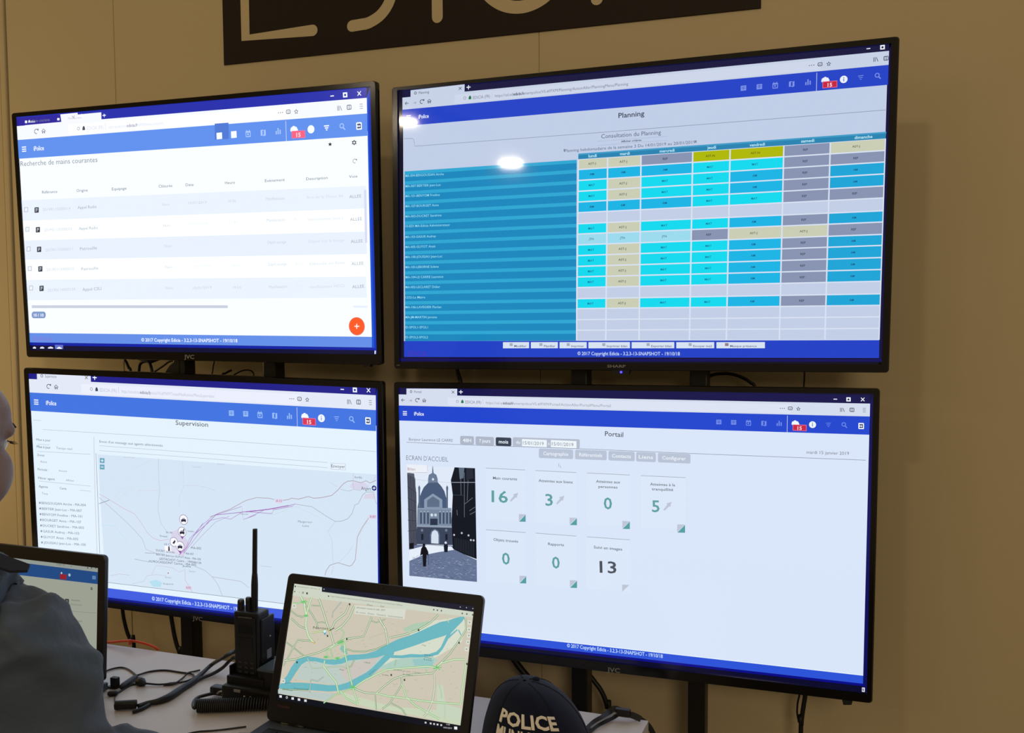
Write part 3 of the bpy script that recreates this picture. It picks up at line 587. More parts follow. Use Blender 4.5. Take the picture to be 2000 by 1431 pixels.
for a,b in(((275,150),(100,8)),((880,235),(70,5)),((1090,210),(70,5))): x,y=z1(*a);D.text('Savenay',x,y,x+b[0]/4.5,y+b[1]/9,2.8,(184,192,204))
x,y=z1(1290,645);D.text('Varades',x,y,x+17,y+1,3,(150,140,170))
for y in(899,911.5): D.bar(195.2,y-5,204.4,y-4.4,9.6,(110,168,190),6,rad=1);D.line([(197.2,y),(202.4,y+.3)],1.5,(225,245,250),7)
D.line([(199.8,896.5),(199.8,901.8)],1.5,(225,245,250),7)
x,y=z2(1442,417);D.circ(x-1,y,5.1,(16,26,120),6);D.line([(x-4,y),(x+2,y)],1.4,WHT,7);D.line([(x-1,y-3),(x-1,y+3)],1.4,WHT,7)
x,y=z1(665,1157);D.circ(x,y,4,(226,230,240),5);D.line([(x-2,y),(x+2,y)],.9,(110,110,150),6);D.line([(x,y-2),(x,y+2)],.9,(110,110,150),6)
def pin(x,y,r,car=True,tip=True):
    if tip: D.poly([(x-4.5,y+r*.7),(x+4.5,y+r*.7),(x+.5,y+r+5)],(130,80,160),8)
    D.circ(x,y,r,(140,112,150),9,28);D.circ(x,y,r-1,(246,248,253),10,28)
    if car:
        D.bar(x-4.7,y-.6,x+4.7,y-.4,4.2,(44,42,66),11,rad=1);D.poly([(x-3.2,y-.5),(x-2.2,y-3),(x+2.2,y-2.9),(x+3.2,y-.4)],(150,155,180),11)
        D.rect(x-4.3,y+3,x-2.4,y+5,(44,42,66),11);D.rect(x+2.4,y+3,x+4.3,y+5,(44,42,66),11)
x,y=z1(715,885);pin(x,y,9.3,False,False);D.poly([(x-3,y+2),(x+2,y-4),(x+3.5,y-1),(x+.5,y+4)],(50,46,70),11)
D.bar(*z1(635,915),*z1(690,920),12,(246,248,253),10,rad=1);x,y=z1(672,942);D.circ(x,y-2.6,1.8,(50,46,70),11);D.rect(x-1.3,y-1,x+1.8,y+5,(50,46,70),11)
x,y=z1(800,690);pin(x,y,9.9,True,False);x,y=z1(787,797);pin(x,y,9.7);D.rect(x+2.4,y-6,x+4.4,y-1,(44,42,66),12);x,y=z1(769,922);pin(x,y,10)
tc=(74,74,92)
for t,a,b,h in(('MA-002',(868,945),(955,950),4.2),('DUCRET Sandrine',(560,965),(720,985),4),('MA-007',(820,995),(890,1000),4),('BERTIER Jean-Luc GUYOT Anais - MA-100',(562,1000),(950,1046),4),('LESTACHOT Cedric - 19904A134',(590,1040),(955,1078),4.3),('10.MOCAISSONT Carine - MA-002',(500,1062),(912,1096),4.3),('Julie',(790,1100),(865,1108),3.4),('LE C',(632,912),(682,917),4),('St H',(648,808),(700,812),3.6),('Orvault',(592,838),(660,846),3.4),('Carquefou',(835,795),(890,800),3.2)): D.text(t,*z1(*a),*z1(*b),h,tc,13)
D.poly([(733.9,771.7),(737,759),(742.6,1240),(739,1231)],(12,34,150),1);D.poly([(79,1150.3),(739,1231.4),(742,1236),(79.2,1154)],(8,22,140),2)  # panel glow at right edge and bottom painted as blue strips
D.build('screen',screen_mat('lit_panel_medium',1.02),TV['C'])
# ---------------- lower right: portal
D=DS['D']; D.poly(INN['D'],(7,8,44),0)
header(D,dict(title=(16,16,76),nav=(214,223,240),url=(222,229,245),bar=(30,70,208),icon=(112,142,234),tab='Portail',addr='https://ssl.edicia.fr/ismartpolice/VS-#!PXM/Portail/ActionAller/PortailMenu/Portail',dark=(72,78,94)))
D.poly([(780,821),(1697.7,848.7),(1685.9,1319),(788.7,1218)],(219,231,251),1)
D.poly([(788.6,1218.8),(1685.9,1319),(1685.5,1334.7),(788.8,1233)],(44,84,218),5);D.line([(788.6,1218.3),(1685.9,1318.5)],1.4,(235,248,255),4)
D.text(COPY,1107.5,1263.3,1294.5,1284.6,6.8,(200,228,255),bold=.012)
D.text('Portail',1181.5,851,1217.3,853.3,9.2,(74,80,92),bold=.008)
D.line([(794,863.4),(898,868),(1132,876),(1380,886.5),(1691,898.4)],.8,(130,140,156),3)
D.text('Bonjour Laurence LE CARRE',799,860,884.5,862.5,5.4,(120,128,142))
gb=(176,186,202)
for a,b,t,c in(((898.8,850.8),(925.8,851.6),'48H',gb),((928.8,851.8),(965,853.4),'7 jours',gb),((968.2,853.4),(998.8,854.6),'mois',(58,68,84))):
    D.bar(*a,*b,16.6,c,4,rad=3);w_=b[0]-a[0];D.text(t,a[0]+w_*.2,a[1]+12,a[0]+w_*.8,a[1]+12.6,6.8,(236,244,252),bold=.015)
D.bar(1001.5,853.4,1132.5,857.6,18,(182,191,208),4,rad=3)
for a,b in(((1019.5,857),(1068,859)),((1076,859),(1126,861.2))): D.bar(*a,*b,14,(240,248,255),5);D.text('15/01/2019',a[0]+2,a[1]+10.6,b[0]-6,b[1]+10.4,6.6,(120,128,142))
D.text('du',1008,866,1016,866.4,6,(236,244,252),bold=.01);D.text('à',1070,868.4,1074,868.6,5,(236,244,252))
for a,b,t in(((1052.5,875.5),(1119.5,877.6),'Cartographie'),((1123.3,877.8),(1185,880),'Référentiels'),((1188.5,880.2),(1239.6,882),'Contacts'),((1242.6,882.2),(1281,883.8),'Liens'),((1285,883.9),(1348.7,886.4),'Configurer')):
    D.bar(*a,*b,18.6,(186,197,216),4,rad=3);w_=b[0]-a[0];D.text(t,a[0]+w_*.13,a[1]+12.8,a[0]+w_*.86,b[1]+12.4,6.6,(238,244,252),bold=.012)
D.text("ECRAN D'ACCUEIL",793.6,898,875.6,901.5,9,(122,130,146),bold=-.004)
D.text('mardi 15 janvier 2019',1575.3,885.6,1658.3,888.3,6.2,(116,122,134))
def z3(x,y): return (920+x/4.545,890+y/4.545)
for a,b in(((130,108),(480,125)),((570,130),(935,148)),((1030,152),(1410,170)),((1508,175),(1905,193)),((132,655),(485,680)),((575,685),(935,712)),((1030,718),(1410,745))):
    D.line([z3(*a),z3(*b)],1,(160,170,184),3); D.poly([z3(a[0],a[1]+3),z3(b[0],b[1]+3),z3(b[0],b[1]+460),z3(a[0],a[1]+460)],(221,234,252),2)
for t,a,b in(('Main courante',(195,207),(410,217)),('Atteintes aux biens',(600,230),(902,245)),('Atteintes aux',(1110,237),(1325,245)),('personnes',(1132,283),(1300,290)),('Atteintes à la',(1590,262),(1812,270)),('tranquillité',(1605,305),(1795,312)),('Objets trouvés',(200,753),(418,770)),('Rapports',(685,792),(825,801)),('Suivi en images',(1090,820),(1342,840))): D.text(t,*z3(*a),*z3(*b),5.2,(98,106,118),bold=.01)
te=(98,162,164)
for t,x0,x1,y0,y1,c in(('16',183,328,408,416,te),('3',662,728,440,441,te),('0',1180,1253,471,473,te),('5',1607,1675,496,498,te),('0',278,347,961,963,te),('0',722,790,996,998,te),('13',1143,1292,1034,1042,(78,84,94))): D.text(t,*z3(x0,y0),*z3(x1,y1),22,c,bold=.014)
for x,y in((383,367),(793,392),(1745,447)):
    D.poly([z3(x-38,y+30),z3(x-28,y+40),z3(x+14,y),z3(x+22,y+8),z3(x+36,y-40),z3(x-12,y-24),z3(x-2,y-14)],(192,200,216),4)
for x0,x1,y0,y1 in((425,485,515,583),(875,940,547,613),(1343,1410,577,647),(1830,1900,607,680),(430,490,1062,1130),(877,941,1102,1170),(1342,1407,1142,1208)):
    D.poly([z3(x0,y0),z3(x1,y0+3),z3(x0,y1-4)],(192,200,216),4)
    if x0!=1342: D.poly([z3(x1,y0+6),z3(x1,y1+2),z3(x0+2,y1)],(88,160,166),4)
D.line([(1091.5,905),(1091.5,911),(1094,909.4),(1096,913.5)],.9,(150,160,176),5)
# framed street photograph inside the page
PT=homog([(85,105),(815,133),(835,1355),(108,1290)],[(795.4,909),(928,914),(931.7,1136),(799.6,1124)])
D.zoom=0;D.T=PT
sky=(226,236,250)
D.poly([(85,105),(815,133),(835,1355),(108,1290)],sky,3)
D.poly([(85,180),(160,190),(185,420),(190,960),(105,1010)],(88,92,108),4)
for i in range(7): D.line([(92+i*13,200+i*6),(112+i*12,960)],5,(32,36,50),5)
for i in range(5): D.line([(88,330+i*120),(186,400+i*100)],4,(40,44,58),6)
D.poly([(195,560),(210,470),(235,400),(262,340),(310,290),(415,285),(455,330),(485,380),(505,450),(520,560)],(74,92,122),5)
D.poly([(352,185),(357,110),(362,110),(370,185),(400,205),(413,250),(415,290),(310,292),(310,250),(318,205)],(108,124,150),5)
D.circ(363,252,2.4*5.5,(215,225,240),6)
for x in(215,515): D.poly([(x-9,560),(x-9,380),(x-12,340),(x,315),(x+12,340),(x+9,380),(x+9,560)],(92,108,134),6)
D.poly([(268,470),(362,405),(462,470),(464,560),(268,560)],(138,156,178),6);D.poly([(300,480),(362,435),(432,480),(432,550),(300,550)],(96,112,136),7)
D.poly([(195,560),(560,560),(565,770),(190,760)],(122,138,160),6);D.line([(195,568),(562,572)],6,(160,176,196),7);D.line([(192,745),(565,760)],7,(164,178,198),7)
for x in(225,262,300,430,468,505,540): D.rect(x,600,x+18,730,(62,76,102),7);D.circ(x+9,600,9,(160,176,196),8)
D.rect(332,675,412,745,(44,54,76),7);D.circ(350,636,2*8,(214,226,240),8);D.circ(390,636,2*8,(200,214,230),8)
D.poly([(190,762),(565,772),(575,960),(180,950)],(60,70,92),6)
for x in(240,500): D.circ(x+5,800,15,(110,124,146),7);D.rect(x-5,840,x+20,905,(28,32,46),7)
D.poly([(345,940),(345,850),(355,815),(383,797),(412,815),(422,850),(422,945)],(214,226,242),8);D.poly([(335,940),(330,850),(345,805),(383,783),(423,805),(436,850),(436,945),(422,945),(422,850),(412,815),(383,797),(355,815),(345,850),(345,940)],(96,110,134),7)
D.poly([(595,123),(815,133),(832,1110),(700,1060),(575,1000),(562,700),(575,420),(555,260)],(22,25,34),6)
D.poly([(640,125),(700,128),(690,240),(650,250)],(96,112,128),7);D.poly([(720,130),(790,133),(800,240),(720,260)],(40,46,58),7)
D.line([(565,285),(820,285)],5,(178,190,206),8);D.line([(180,255),(560,290)],2,(150,160,176),8);D.line([(575,420),(690,425)],4,(70,78,92),8)
for a in(((700,520),(790,450)),((755,590),(815,550)),((760,630),(818,600)),((700,180),(700,660)),((620,580),(625,640)),((660,150),(665,420)),((740,260),(730,480))): D.line(list(a),6,(104,112,124),8)
for x,y in((672,830),(745,855),(770,905),(800,908),(590,850)): D.circ(x,y,11,(190,198,210),8)
for i in range(12): D.line([(600+i*18,880+i*4),(602+i*18,1000+i*8)],3,(62,68,80),7)
D.poly([(108,1000),(190,955),(570,965),(600,1010),(700,1060),(832,1120),(835,1355),(108,1290)],(104,118,150),5)
D.poly([(108,1010),(300,960),(560,975),(590,1010),(420,1035),(250,1070),(108,1130)],(232,240,252),6)
rnd=random.Random(3)
for i in range(230):
    x=rnd.uniform(120,815);y=rnd.uniform(1060+ (x-110)*.08,1285+(x-108)*.08);s_=rnd.uniform(10,34);a=rnd.uniform(-.5,.6)
    D.line([(x,y),(x+s_*math.cos(a),y+s_*math.sin(a))],rnd.uniform(2,4)*.25*5.5/2,rnd.choice([(168,182,208),(60,74,106),(190,202,224),(46,58,90)]),7)
D.poly([(225,1075),(235,1000),(262,955),(290,985),(312,1030),(316,1075),(295,1060),(288,1190),(256,1190),(250,1060)],(16,18,28),9);D.circ(266,958,15,(16,18,28),9);D.line([(312,1060),(318,1170)],4,(30,34,46),9)
D.poly([(478,970),(488,940),(515,940),(525,970),(520,1035),(484,1035)],(24,28,42),9);D.circ(500,935,14,(220,228,240),9)
D.poly([(108,940),(155,935),(158,1000),(108,1000)],(18,20,30),8)
D.bar(80,92,302,100,90,(238,242,250),9);D.line([(302,100),(302,180),(85,178)],3,(70,76,92),9)
D.text('Bilan',90,155,172,158,30,(178,140,150),10)
D.T=None
D.poly([(1699.6,788),(1705,770),(1692.5,1351),(1685.6,1335)],(12,14,92),1);D.poly([(788.8,1233.4),(1685.5,1335.2),(1690,1340),(789,1238)],(6,10,140),2)  # edge glow right and below the footer, painted in dark blue
D.bar(1683.5,1342,1689,1342.3,8.5,(225,228,238),6);D.text('1',1685.2,1349,1687,1349,5,(20,20,40),7)
D.build('screen',screen_mat('lit_panel_plain',.98),TV['D'])
# ---------------- brand marks and small details on the frames
def mark(k,txt,x0,y0,x1,y1,h,bold=.02):
    O,U,V=plane(k);N=np.cross(U,V);d=Display(O+N*.0043,U,V);d.text(txt,x0,y0,x1,y1,h,(150,150,150),0,bold);o=d.build('brand_logo',M_logo,TV[k],'small silver maker lettering')
    return o
mark('A','JVC',359.7,700,379.3,700.6,7.4);mark('C','JVC',376,1210.3,395.8,1213,7.6);mark('D','JVC',1185.8,1311,1210.8,1313.6,8.2);mark('B','SHARP',1186,717.3,1222,717.6,5)
mark('B','HDMI',774.5,714,781,714,2,.01)
def nub(k,name,x0,y0,x1,h,material):
    O,U,V=plane(k);N=np.cross(U,V);d=Display(O+N*.003,U,V);a=d.w3(d.p(x0,y0));b=d.w3(d.p(x1,y0+.1*(x1-x0)*(1 if k=='D' else 0)));c=d.w3(d.p(x1-2,y0+h));e=d.w3(d.p(x0+2,y0+h))
    bm=bmesh.new();add_prism(bm,[a+V*.004,b+V*.004,b,c,e,a],tuple(-N*.012));return from_bm(bm,name,material,TV[k])
nub('A','sensor_foot',707,709.5,724,7,M_black);nub('D','sensor_foot',1645,1368.3,1665,8,M_black);nub('B','sensor_housing',1196,722,1230,8.4,M_black)
O,U,V=plane('B');N=np.cross(U,V);d=Display(O+N*.0055,U,V);c=d.w3(d.p(1213,726.5));bm=bmesh.new();bmesh.ops.create_uvsphere(bm,u_segments=12,v_segments=8,radius=.0022,matrix=Matrix.Translation(Vector(c)))
from_bm(bm,'power_light',mat('blue_indicator',(40,40,255),.3,emit=(70,60,255),estr=3),TV['B'],'glowing blue power light',True)
# ------------------------------------------------------------------ stands behind the screens
def stand(label,cols,topz,tvs):
    P=[at(x,y,Y=.085) for x,y in cols]; cx=(P[0][0]+P[1][0])/2
    root=thing('display_stand',label,'stand',(cx,.085,0))
    for p in P: box('pole',(p[0]-.0165,.0665,.012),(p[0]+.0165,.1035,topz),M_metal,root,bev=.003)
    box('base_plate',(P[0][0]-.14,-.09,0),(P[1][0]+.14,.17,.012),M_metal,root,bev=.003)
    for z in tvs: box('cross_bar',(P[0][0]-.1,.0565,z-.02),(P[1][0]+.1,.0665,z+.02),M_metal,root,bev=.002)
    return root
# pole positions measured in the gaps between the screens
stand('black twin pole floor stand holding the two left televisions',[(368,1000),(541,1000)],1.80,[1.03,1.11,1.58,1.66])
stand('black twin pole floor stand holding the two right televisions',[(1136,1000),(1365.5,1000)],1.80,[1.0,1.08,1.58,1.66])
# ------------------------------------------------------------------ desk
DZ=-.655+ZS; DBY=-.124
e=at(1265.5,1409,z=DZ); DXR=e[0]
desk=thing('desk','wide light grey laminate desk in front of the screens','desk',((DXR-1.25)/2,-.55,0))
box('desktop',(-1.25,-.95,DZ-.028),(DXR,DBY,DZ),M_desk,desk,bev=.0015)
box('side_panel',(DXR-.03,-.93,0),(DXR-.002,DBY-.01,DZ-.0285),M_desk,desk,bev=.001)
box('side_panel',(-1.248,-.93,0),(-1.22,DBY-.01,DZ-.0285),M_desk,desk,bev=.001)
box('back_panel',(-1.219,DBY-.04,.2),(DXR-.031,DBY-.022,DZ-.0285),M_desk,desk,bev=.001)
# ------------------------------------------------------------------ laptops
M_lap = mat('dark_laptop_shell', (24,21,20), .38, bump=(600,.1,.0002))
M_key = mat('laptop_key_plastic', (20,21,24), .45)
M_lapbase = mat('dark_grey_laptop_deck', (80,88,104), .32, metal=.2, bump=(500,.08,.0002))
def lid_frame(c,yaw,tilt):
    M=Rm(0,0,yaw)@Rm(tilt,0,0); return np.array(c)+np.array([0,0,ZS]),M[:,0],M[:,2],np.cross(M[:,0],M[:,2])
def to4(O,U,V,N):
    m=np.eye(4);m[:3,0]=U;m[:3,1]=-N;m[:3,2]=V;m[:3,3]=O; return Matrix(m.tolist())
def laptop(label,c,yaw,tilt,w,h,side,top,bot,depth):
    O,U,V,N=lid_frame(c,yaw,tilt)
    hinge=O-V*(bot-.002)+N*.0
    root=thing('laptop',label,'laptop',(hinge[0],hinge[1]-depth/2,DZ))
    M4=to4(O,U,V,N)
    bm=bmesh.new()
    # local frame: x right, y away from viewer, z up the lid
    W2=w/2+side
    def rr(hw,z0,z1,r,y,n=5):
        out=[]
        for cx,cz,a0 in((hw-r,z1-r,0),(-hw+r,z1-r,90),(-hw+r,z0+r,180),(hw-r,z0+r,270)):
            for j in range(n): a=math.radians(a0+90*j/(n-1)); out.append((cx+r*math.cos(a),y,cz+r*math.sin(a)))
        return out
    rings=[rr(W2-.001,-bot,h+top-.001,.008,.0085),rr(W2,-bot,h+top,.009,.006),rr(W2,-bot,h+top,.009,-.0008),rr(W2-.0012,-bot+.001,h+top-.0012,.008,-.002),rr(w/2,0,h,.0008,-.002),rr(w/2,0,h,.0008,-.0002)]
    R_=[[bm.verts.new(M4@Vector(p)) for p in r] for r in rings]; n=len(R_[0])
    for a,b in zip(R_[:-1],R_[1:]):
        for i in range(n): bm.faces.new((a[i],b[i],b[(i+1)%n],a[(i+1)%n]))
    bm.faces.new(R_[0]); from_bm(bm,'lid',M_lap,root)
    # base, level on the desk
    Mb=Matrix.Translation(Vector((hinge[0],hinge[1],DZ)))@Matrix.Rotation(yaw,4,'Z')
    box('base',(-W2,-depth,.0012),(W2,.012,.0165),M_lapbase,root,bev=.003,M=Mb)
    for sx in(-1,1):
        bm=bmesh.new(); add_tube(bm,[Mb@Vector((sx*(W2-.075),.004,.0175)),Mb@Vector((sx*(W2-.03),.004,.0175))],.0062,12,0); from_bm(bm,'hinge',M_lap,root,smooth=True)
    bm=bmesh.new(); add_box(bm,(-W2+.02,-.128,.0162),(W2-.02,-.022,.0170),.0003,Mb,1)
    kb=from_bm(bm,'keyboard_tray',M_lap,root)
    bm=bmesh.new(); kw=(2*W2-.048)/15
    for r in range(6):
        y=-.030-r*.0165
        x=-W2+.024
        ks=[1]*15 if r<4 else ([1.5]+[1]*12+[1.5]  if r==4 else [1,1,1,1.2,5.6,1.2,1,1,1,1])
        for kk in ks:
            add_box(bm,(x+.0012,y-.0145,.0168),(x+kk*kw-.0012,y,.0192),.0008,Mb,1); x+=kk*kw
    from_bm(bm,'keys',M_key,root)
    box('touchpad',(-.05,-depth+.02,.0160),(.05,-depth+.085,.0169),M_lap,root,bev=.0003,M=Mb)
    for sx in(-1,1): box('rubber_foot',(sx*(W2-.04)-.012,-.03,0),(sx*(W2-.04)+.012,-.02,.0014),M_black,root,M=Mb)
    for sx in(-1,1): box('rubber_foot',(sx*(W2-.04)-.012,-depth+.02,0),(sx*(W2-.04)+.012,-depth+.03,.0014),M_black,root,M=Mb)
    return root,Display(O-N*.0,U,V)
lap1,D=laptop('dark laptop on the desk showing a city road map with a turquoise river',(0.3821,-0.3741,-0.6031),-.0383,-.3045,.344,.194,.0145,.0165,.034,.235)
Q1=[(572.7,1139.2),(930.6,1183),(897,1429),(542,1365)]
UV1=[D.p(*q) for q in Q1]
D.poly_uv([(-.172,0),(.172,0),(.172,.194),(-.172,.194)],(12,14,22),0)
def Z6(x,y): return (520+x/4.457,1110+y/4.457)
def P6(pts,c,l=2): D.poly([Z6(*p) for p in pts],c,l)
O6=dict(ox=520,oy=1110,sc=4.457)
land=(206,198,180);green=(200,212,184);white=(214,220,202);water=(108,182,192)
P6([(232,232),(1815,400),(1690,1365),(104,1088)],land,1)
P6([(236,130),(486,162),(484,200),(1822,378),(1816,428),(228,236)],(206,212,196),3)
D.line([Z6(486,183),Z6(1825,352)],9.5,(22,24,40),2);P6([(486,160),(1828,330),(1823,379),(484,203)],(24,26,44),3)
P6([(104,1088),(1690,1365),(1686,1420),(100,1132)],(14,16,26),3)
# soft ground tints
P6([(1215,520),(1330,470),(1480,450),(1700,420),(1745,470),(1700,640),(1500,760),(1330,850),(990,880),(1120,700),(1270,600)],white,2)
P6([(1190,520),(1280,480),(1420,455),(1440,470),(1330,530),(1210,550)],(176,202,178),3)
P6([(250,960),(330,800),(420,790),(560,830),(720,800),(920,775),(1050,740),(940,850),(850,930),(640,1010),(500,1000)],(188,204,196),3)
P6([(640,850),(900,780),(1000,760),(850,930),(700,980),(660,930)],(202,196,188),4)
P6([(1000,850),(1130,790),(1300,770),(1460,770),(1500,800),(1400,870),(1150,860),(990,880)],(176,206,192),4)
P6([(1270,790),(1380,780),(1460,790),(1450,850),(1290,840)],(150,198,196),5)
P6([(620,1060),(700,1090),(1690,1365),(1700,1250),(1440,1290),(1100,1200),(960,1230),(700,1150)],green,2)
P6([(1490,1000),(1540,1020),(1560,1180),(1700,1220),(1690,1320),(1480,1280)],(198,212,190),3)
P6([(104,1050),(500,1080),(610,1090),(540,1150),(104,1088)],(186,200,196),3)
# the river and its arms
def riv(P,w0,l=5):
    for (a,b,wa),(c,d_,wb) in zip(P[:-1],P[1:]):
        p,q=D.p(*Z6(a,b)),D.p(*Z6(c,d_)); k=D.scale(*Z6(a,b))/4.457/2
        t=q-p; t/=np.linalg.norm(t); n=np.array([-t[1],t[0]])
        D.poly_uv([p+n*wa*k,q+n*wb*k,q-n*wb*k,p-n*wa*k],water,l)
        for cc,ww in((p,wa),(q,wb)): D.poly_uv([cc+ww*k*np.array([math.cos(i*math.pi/6),math.sin(i*math.pi/6)]) for i in range(12)],water,l)
riv([(160,1000,70),(200,950,62),(240,880,70),(290,810,66),(350,785,44),(430,790,34),(510,808,38),(590,815,46),(660,805,44),(720,775,50),(800,770,44),(880,762,46),(960,745,60),(1060,700,80),(1160,662,100),(1260,630,100),(1360,592,104),(1450,556,116),(1530,526,128),(1590,508,112),(1640,474,84),(1690,444,52),(1715,430,26)],0)
riv([(130,1025,46),(200,1020,56),(300,1022,60),(420,1030,60),(540,1042,56),(640,1038,52),(720,1015,56),(800,975,60),(880,930,56),(940,880,50),(990,830,52),(1040,780,56),(1090,730,60)],0)
riv([(1090,765,26),(1180,768,26),(1260,758,30),(1340,760,26),(1420,755,24),(1490,735,30),(1530,690,26),(1555,640,30),(1580,590,34),(1600,540,40)],0)
riv([(1590,600,14),(1620,570,14),(1660,535,12)],0);riv([(1675,535,10),(1695,575,10)],0)
D.poly([Z6(660,660),Z6(700,700),Z6(712,745),Z6(690,750),Z6(640,700)],(140,190,180),5)
# streets: pale casing, green traffic edges
gr=(110,186,112);dg=(92,140,96);pl=(218,226,200)
def road(P,w_=10,c=gr,l=7,core=pl):
    D.line(P,w_/4.457+1.1,c,l,**O6)
    if core: D.line(P,max(w_/4.457-.7,.8),core,l+1,**O6)
for P,w_,c in(([(300,240),(330,300),(350,420),(345,500),(370,590),(410,640)],16,gr),([(395,250),(370,330),(350,400)],14,gr),([(330,300),(400,400),(440,470),(450,520)],9,dg),([(460,262),(500,380),(530,480),(560,560),(590,660)],14,dg),([(230,300),(280,300),(330,290)],8,gr),
 ([(215,365),(270,410),(320,420),(345,400)],8,dg),([(215,430),(290,500),(350,525)],10,dg),([(725,310),(690,390),(600,460),(560,540)],14,dg),([(770,320),(720,430),(660,500),(600,540)],14,dg),([(655,290),(580,380),(575,430)],5,(110,140,150)),
 ([(560,560),(545,525),(490,545),(400,560)],9,(150,180,90)),([(440,470),(490,465),(530,480)],5,dg),([(395,320),(470,325)],5,dg),([(175,640),(235,685),(330,760)],7,dg),([(150,850),(235,690),(275,620),(410,632),(425,650)],9,dg),([(160,800),(250,790),(330,765),(460,730),(560,680),(640,640),(700,612),(850,590),(920,420)],11,dg),
 ([(640,640),(660,600),(680,560),(640,510)],8,gr),([(540,770),(520,720),(560,690),(650,650),(690,680),(680,760),(600,790),(540,770)],9,gr),([(590,660),(560,700),(580,770)],7,gr),([(690,600),(680,700),(720,900),(750,1020),(800,1180)],11,gr),([(510,800),(500,850),(560,930),(610,990),(630,1080)],13,gr),([(360,780),(400,870),(640,850),(690,860)],6,(150,172,150)),([(770,790),(740,850),(690,870)],8,dg),
 ([(700,700),(760,720),(860,722),(960,700),(1050,660)],8,dg),([(980,430),(1040,530),(1060,660)],14,dg),([(1080,600),(1200,575),(1330,530),(1430,470),(1500,400)],12,dg),([(900,450),(960,470),(1040,440)],5,dg),([(900,600),(1000,570),(1050,545)],4,(170,160,140)),([(980,555),(1060,480)],4,(190,170,150)),
 ([(1735,430),(1740,530),(1690,610),(1600,740),(1530,810),(1480,860)],11,dg),([(1730,790),(1640,790),(1530,820),(1480,860),(1400,850),(1150,870),(1050,880),(960,920),(860,970),(800,1010),(750,1050)],12,gr),([(1480,870),(1450,910),(1200,930),(1110,960),(1020,1030),(960,1085),(860,1080),(760,1040)],12,dg),
 ([(1740,800),(1730,900),(1705,1050),(1695,1180)],12,gr),([(1465,920),(1470,1000),(1450,1150),(1400,1260),(1370,1290)],13,(140,150,130)),([(1175,940),(1180,1010),(1130,1090),(1070,1180),(1010,1220)],10,dg),([(1180,1000),(1230,1130),(1300,1190),(1400,1250),(1510,1310)],11,gr),([(960,1085),(1060,1110),(1230,1130),(1350,1150),(1500,1165),(1690,1180)],11,gr),([(1090,1170),(1180,1220),(1220,1280)],8,dg),([(950,1100),(960,1230)],8,dg),([(390,960),(380,1080)],6,(120,150,150)),([(390,965),(450,980),(500,940)],6,(120,150,150)),
 ([(640,1060),(700,1130),(800,1185)],10,gr),([(500,1170),(600,1100),(750,1040)],8,gr),([(140,1050),(250,1055),(370,1060)],6,dg),([(1130,790),(1120,850)],4,dg),([(1390,870),(1400,920)],6,gr),([(1500,990),(1520,1060),(1530,1130)],5,(150,180,150)),([(1555,1180),(1555,1310)],4,(160,180,150)),([(870,600),(960,640),(980,670)],3,(170,165,145)),([(760,660),(860,610)],3,(170,165,145)),([(1560,390),(1590,470)],4,(170,180,160))): road(P,w_,c)
for x,y,r_ in((330,290,7),(650,640,7),(1490,860,9),(755,1035,7),(350,410,4),(620,780,5),(520,770,5)):
    cx,cy=Z6(x,y)
    for a in range(7): D.line([(cx,cy),(cx+r_*math.cos(a*.9),cy+r_*.7*math.sin(a*.9))],1.4,(96,196,104),9)
rnd=random.Random(5)
for i in range(150):
    x=rnd.uniform(200,1650);y=rnd.uniform(270+x*.11,1060+x*.14); a=rnd.uniform(-.6,.7)
    D.line([Z6(x,y),Z6(x+rnd.uniform(6,22),y+rnd.uniform(-8,10))],.5,rnd.choice([(170,164,140),(140,170,140),(150,140,120)]),6)
P6([(775,318),(1215,355),(1205,440),(768,395)],(214,218,204),11);D.text('Information travaux et trafic  2019',*Z6(788,345),*Z6(1035,370),3.4,(110,112,104),12);D.text('En cours   Prévu   Terminé   Interventions',*Z6(785,385),*Z6(1190,432),3,(120,122,112),12)
D.text('Plan        Sat',*Z6(880,322),*Z6(1030,338),3,(110,120,104),12)
D.text('Nantes',*Z6(410,524),*Z6(545,532),5,(70,84,60),12);x,y=Z6(512,548);D.circ(x,y,3.2,(214,240,245),12);D.poly([(x-3.3,y+1),(x+3.3,y+1),(x,y+7)],(40,150,180),12)
D.line([Z6(550,540),Z6(595,516)],1.4,(40,40,30),11);D.line([Z6(540,545),Z6(570,530)],1.8,(230,170,40),10);D.line([Z6(400,640),Z6(425,650)],1.6,(220,170,50),10)
for x,y in((703,612),(535,585),(270,815),(1090,925),(1205,968),(728,310),(1748,828),(1680,645),(1328,535)): cx,cy=Z6(x,y);D.bar(cx-1.4,cy-2,cx+1.4,cy-1.7,4,(60,66,60),11)
for t,a,b in(('Ile Forget',(1355,668),(1392,676)),('Rezé Basse',(1380,755),(1455,768)),('Ile Pinette',(1378,775),(1440,787)),('Loire',(1375,795),(1440,804)),('Saint-Sébastien',(1110,885),(1185,892)),('sur Loire   L Ouche',(1190,895),(1340,912)),('Av Clisson',(1190,925),(1275,934)),('Ile Beaulieu',(855,820),(905,826)),('Rezé',(640,882),(680,888)),('Chantenay',(145,1052),(230,1066)),('Trentemoult',(240,1048),(370,1056)),('Bd Loire',(165,1004),(220,995)),('Prairie de Biesse',(1010,928),(1070,936)),('La Loire',(900,925),(955,880))): D.text(t,*Z6(*a),*Z6(*b),2.6,(70,90,84),12)
D.text('maps.nantesmetropole.fr - Trafic en cours',*Z6(272,160),*Z6(445,182),2.8,(130,132,122),12);x,y=Z6(255,155);D.circ(x,y,1.7,(70,74,70),12);D.text('x',*Z6(458,184),*Z6(468,185),3,(60,64,60),12);D.text('+',*Z6(496,188),*Z6(510,190),4,(200,205,200),12)
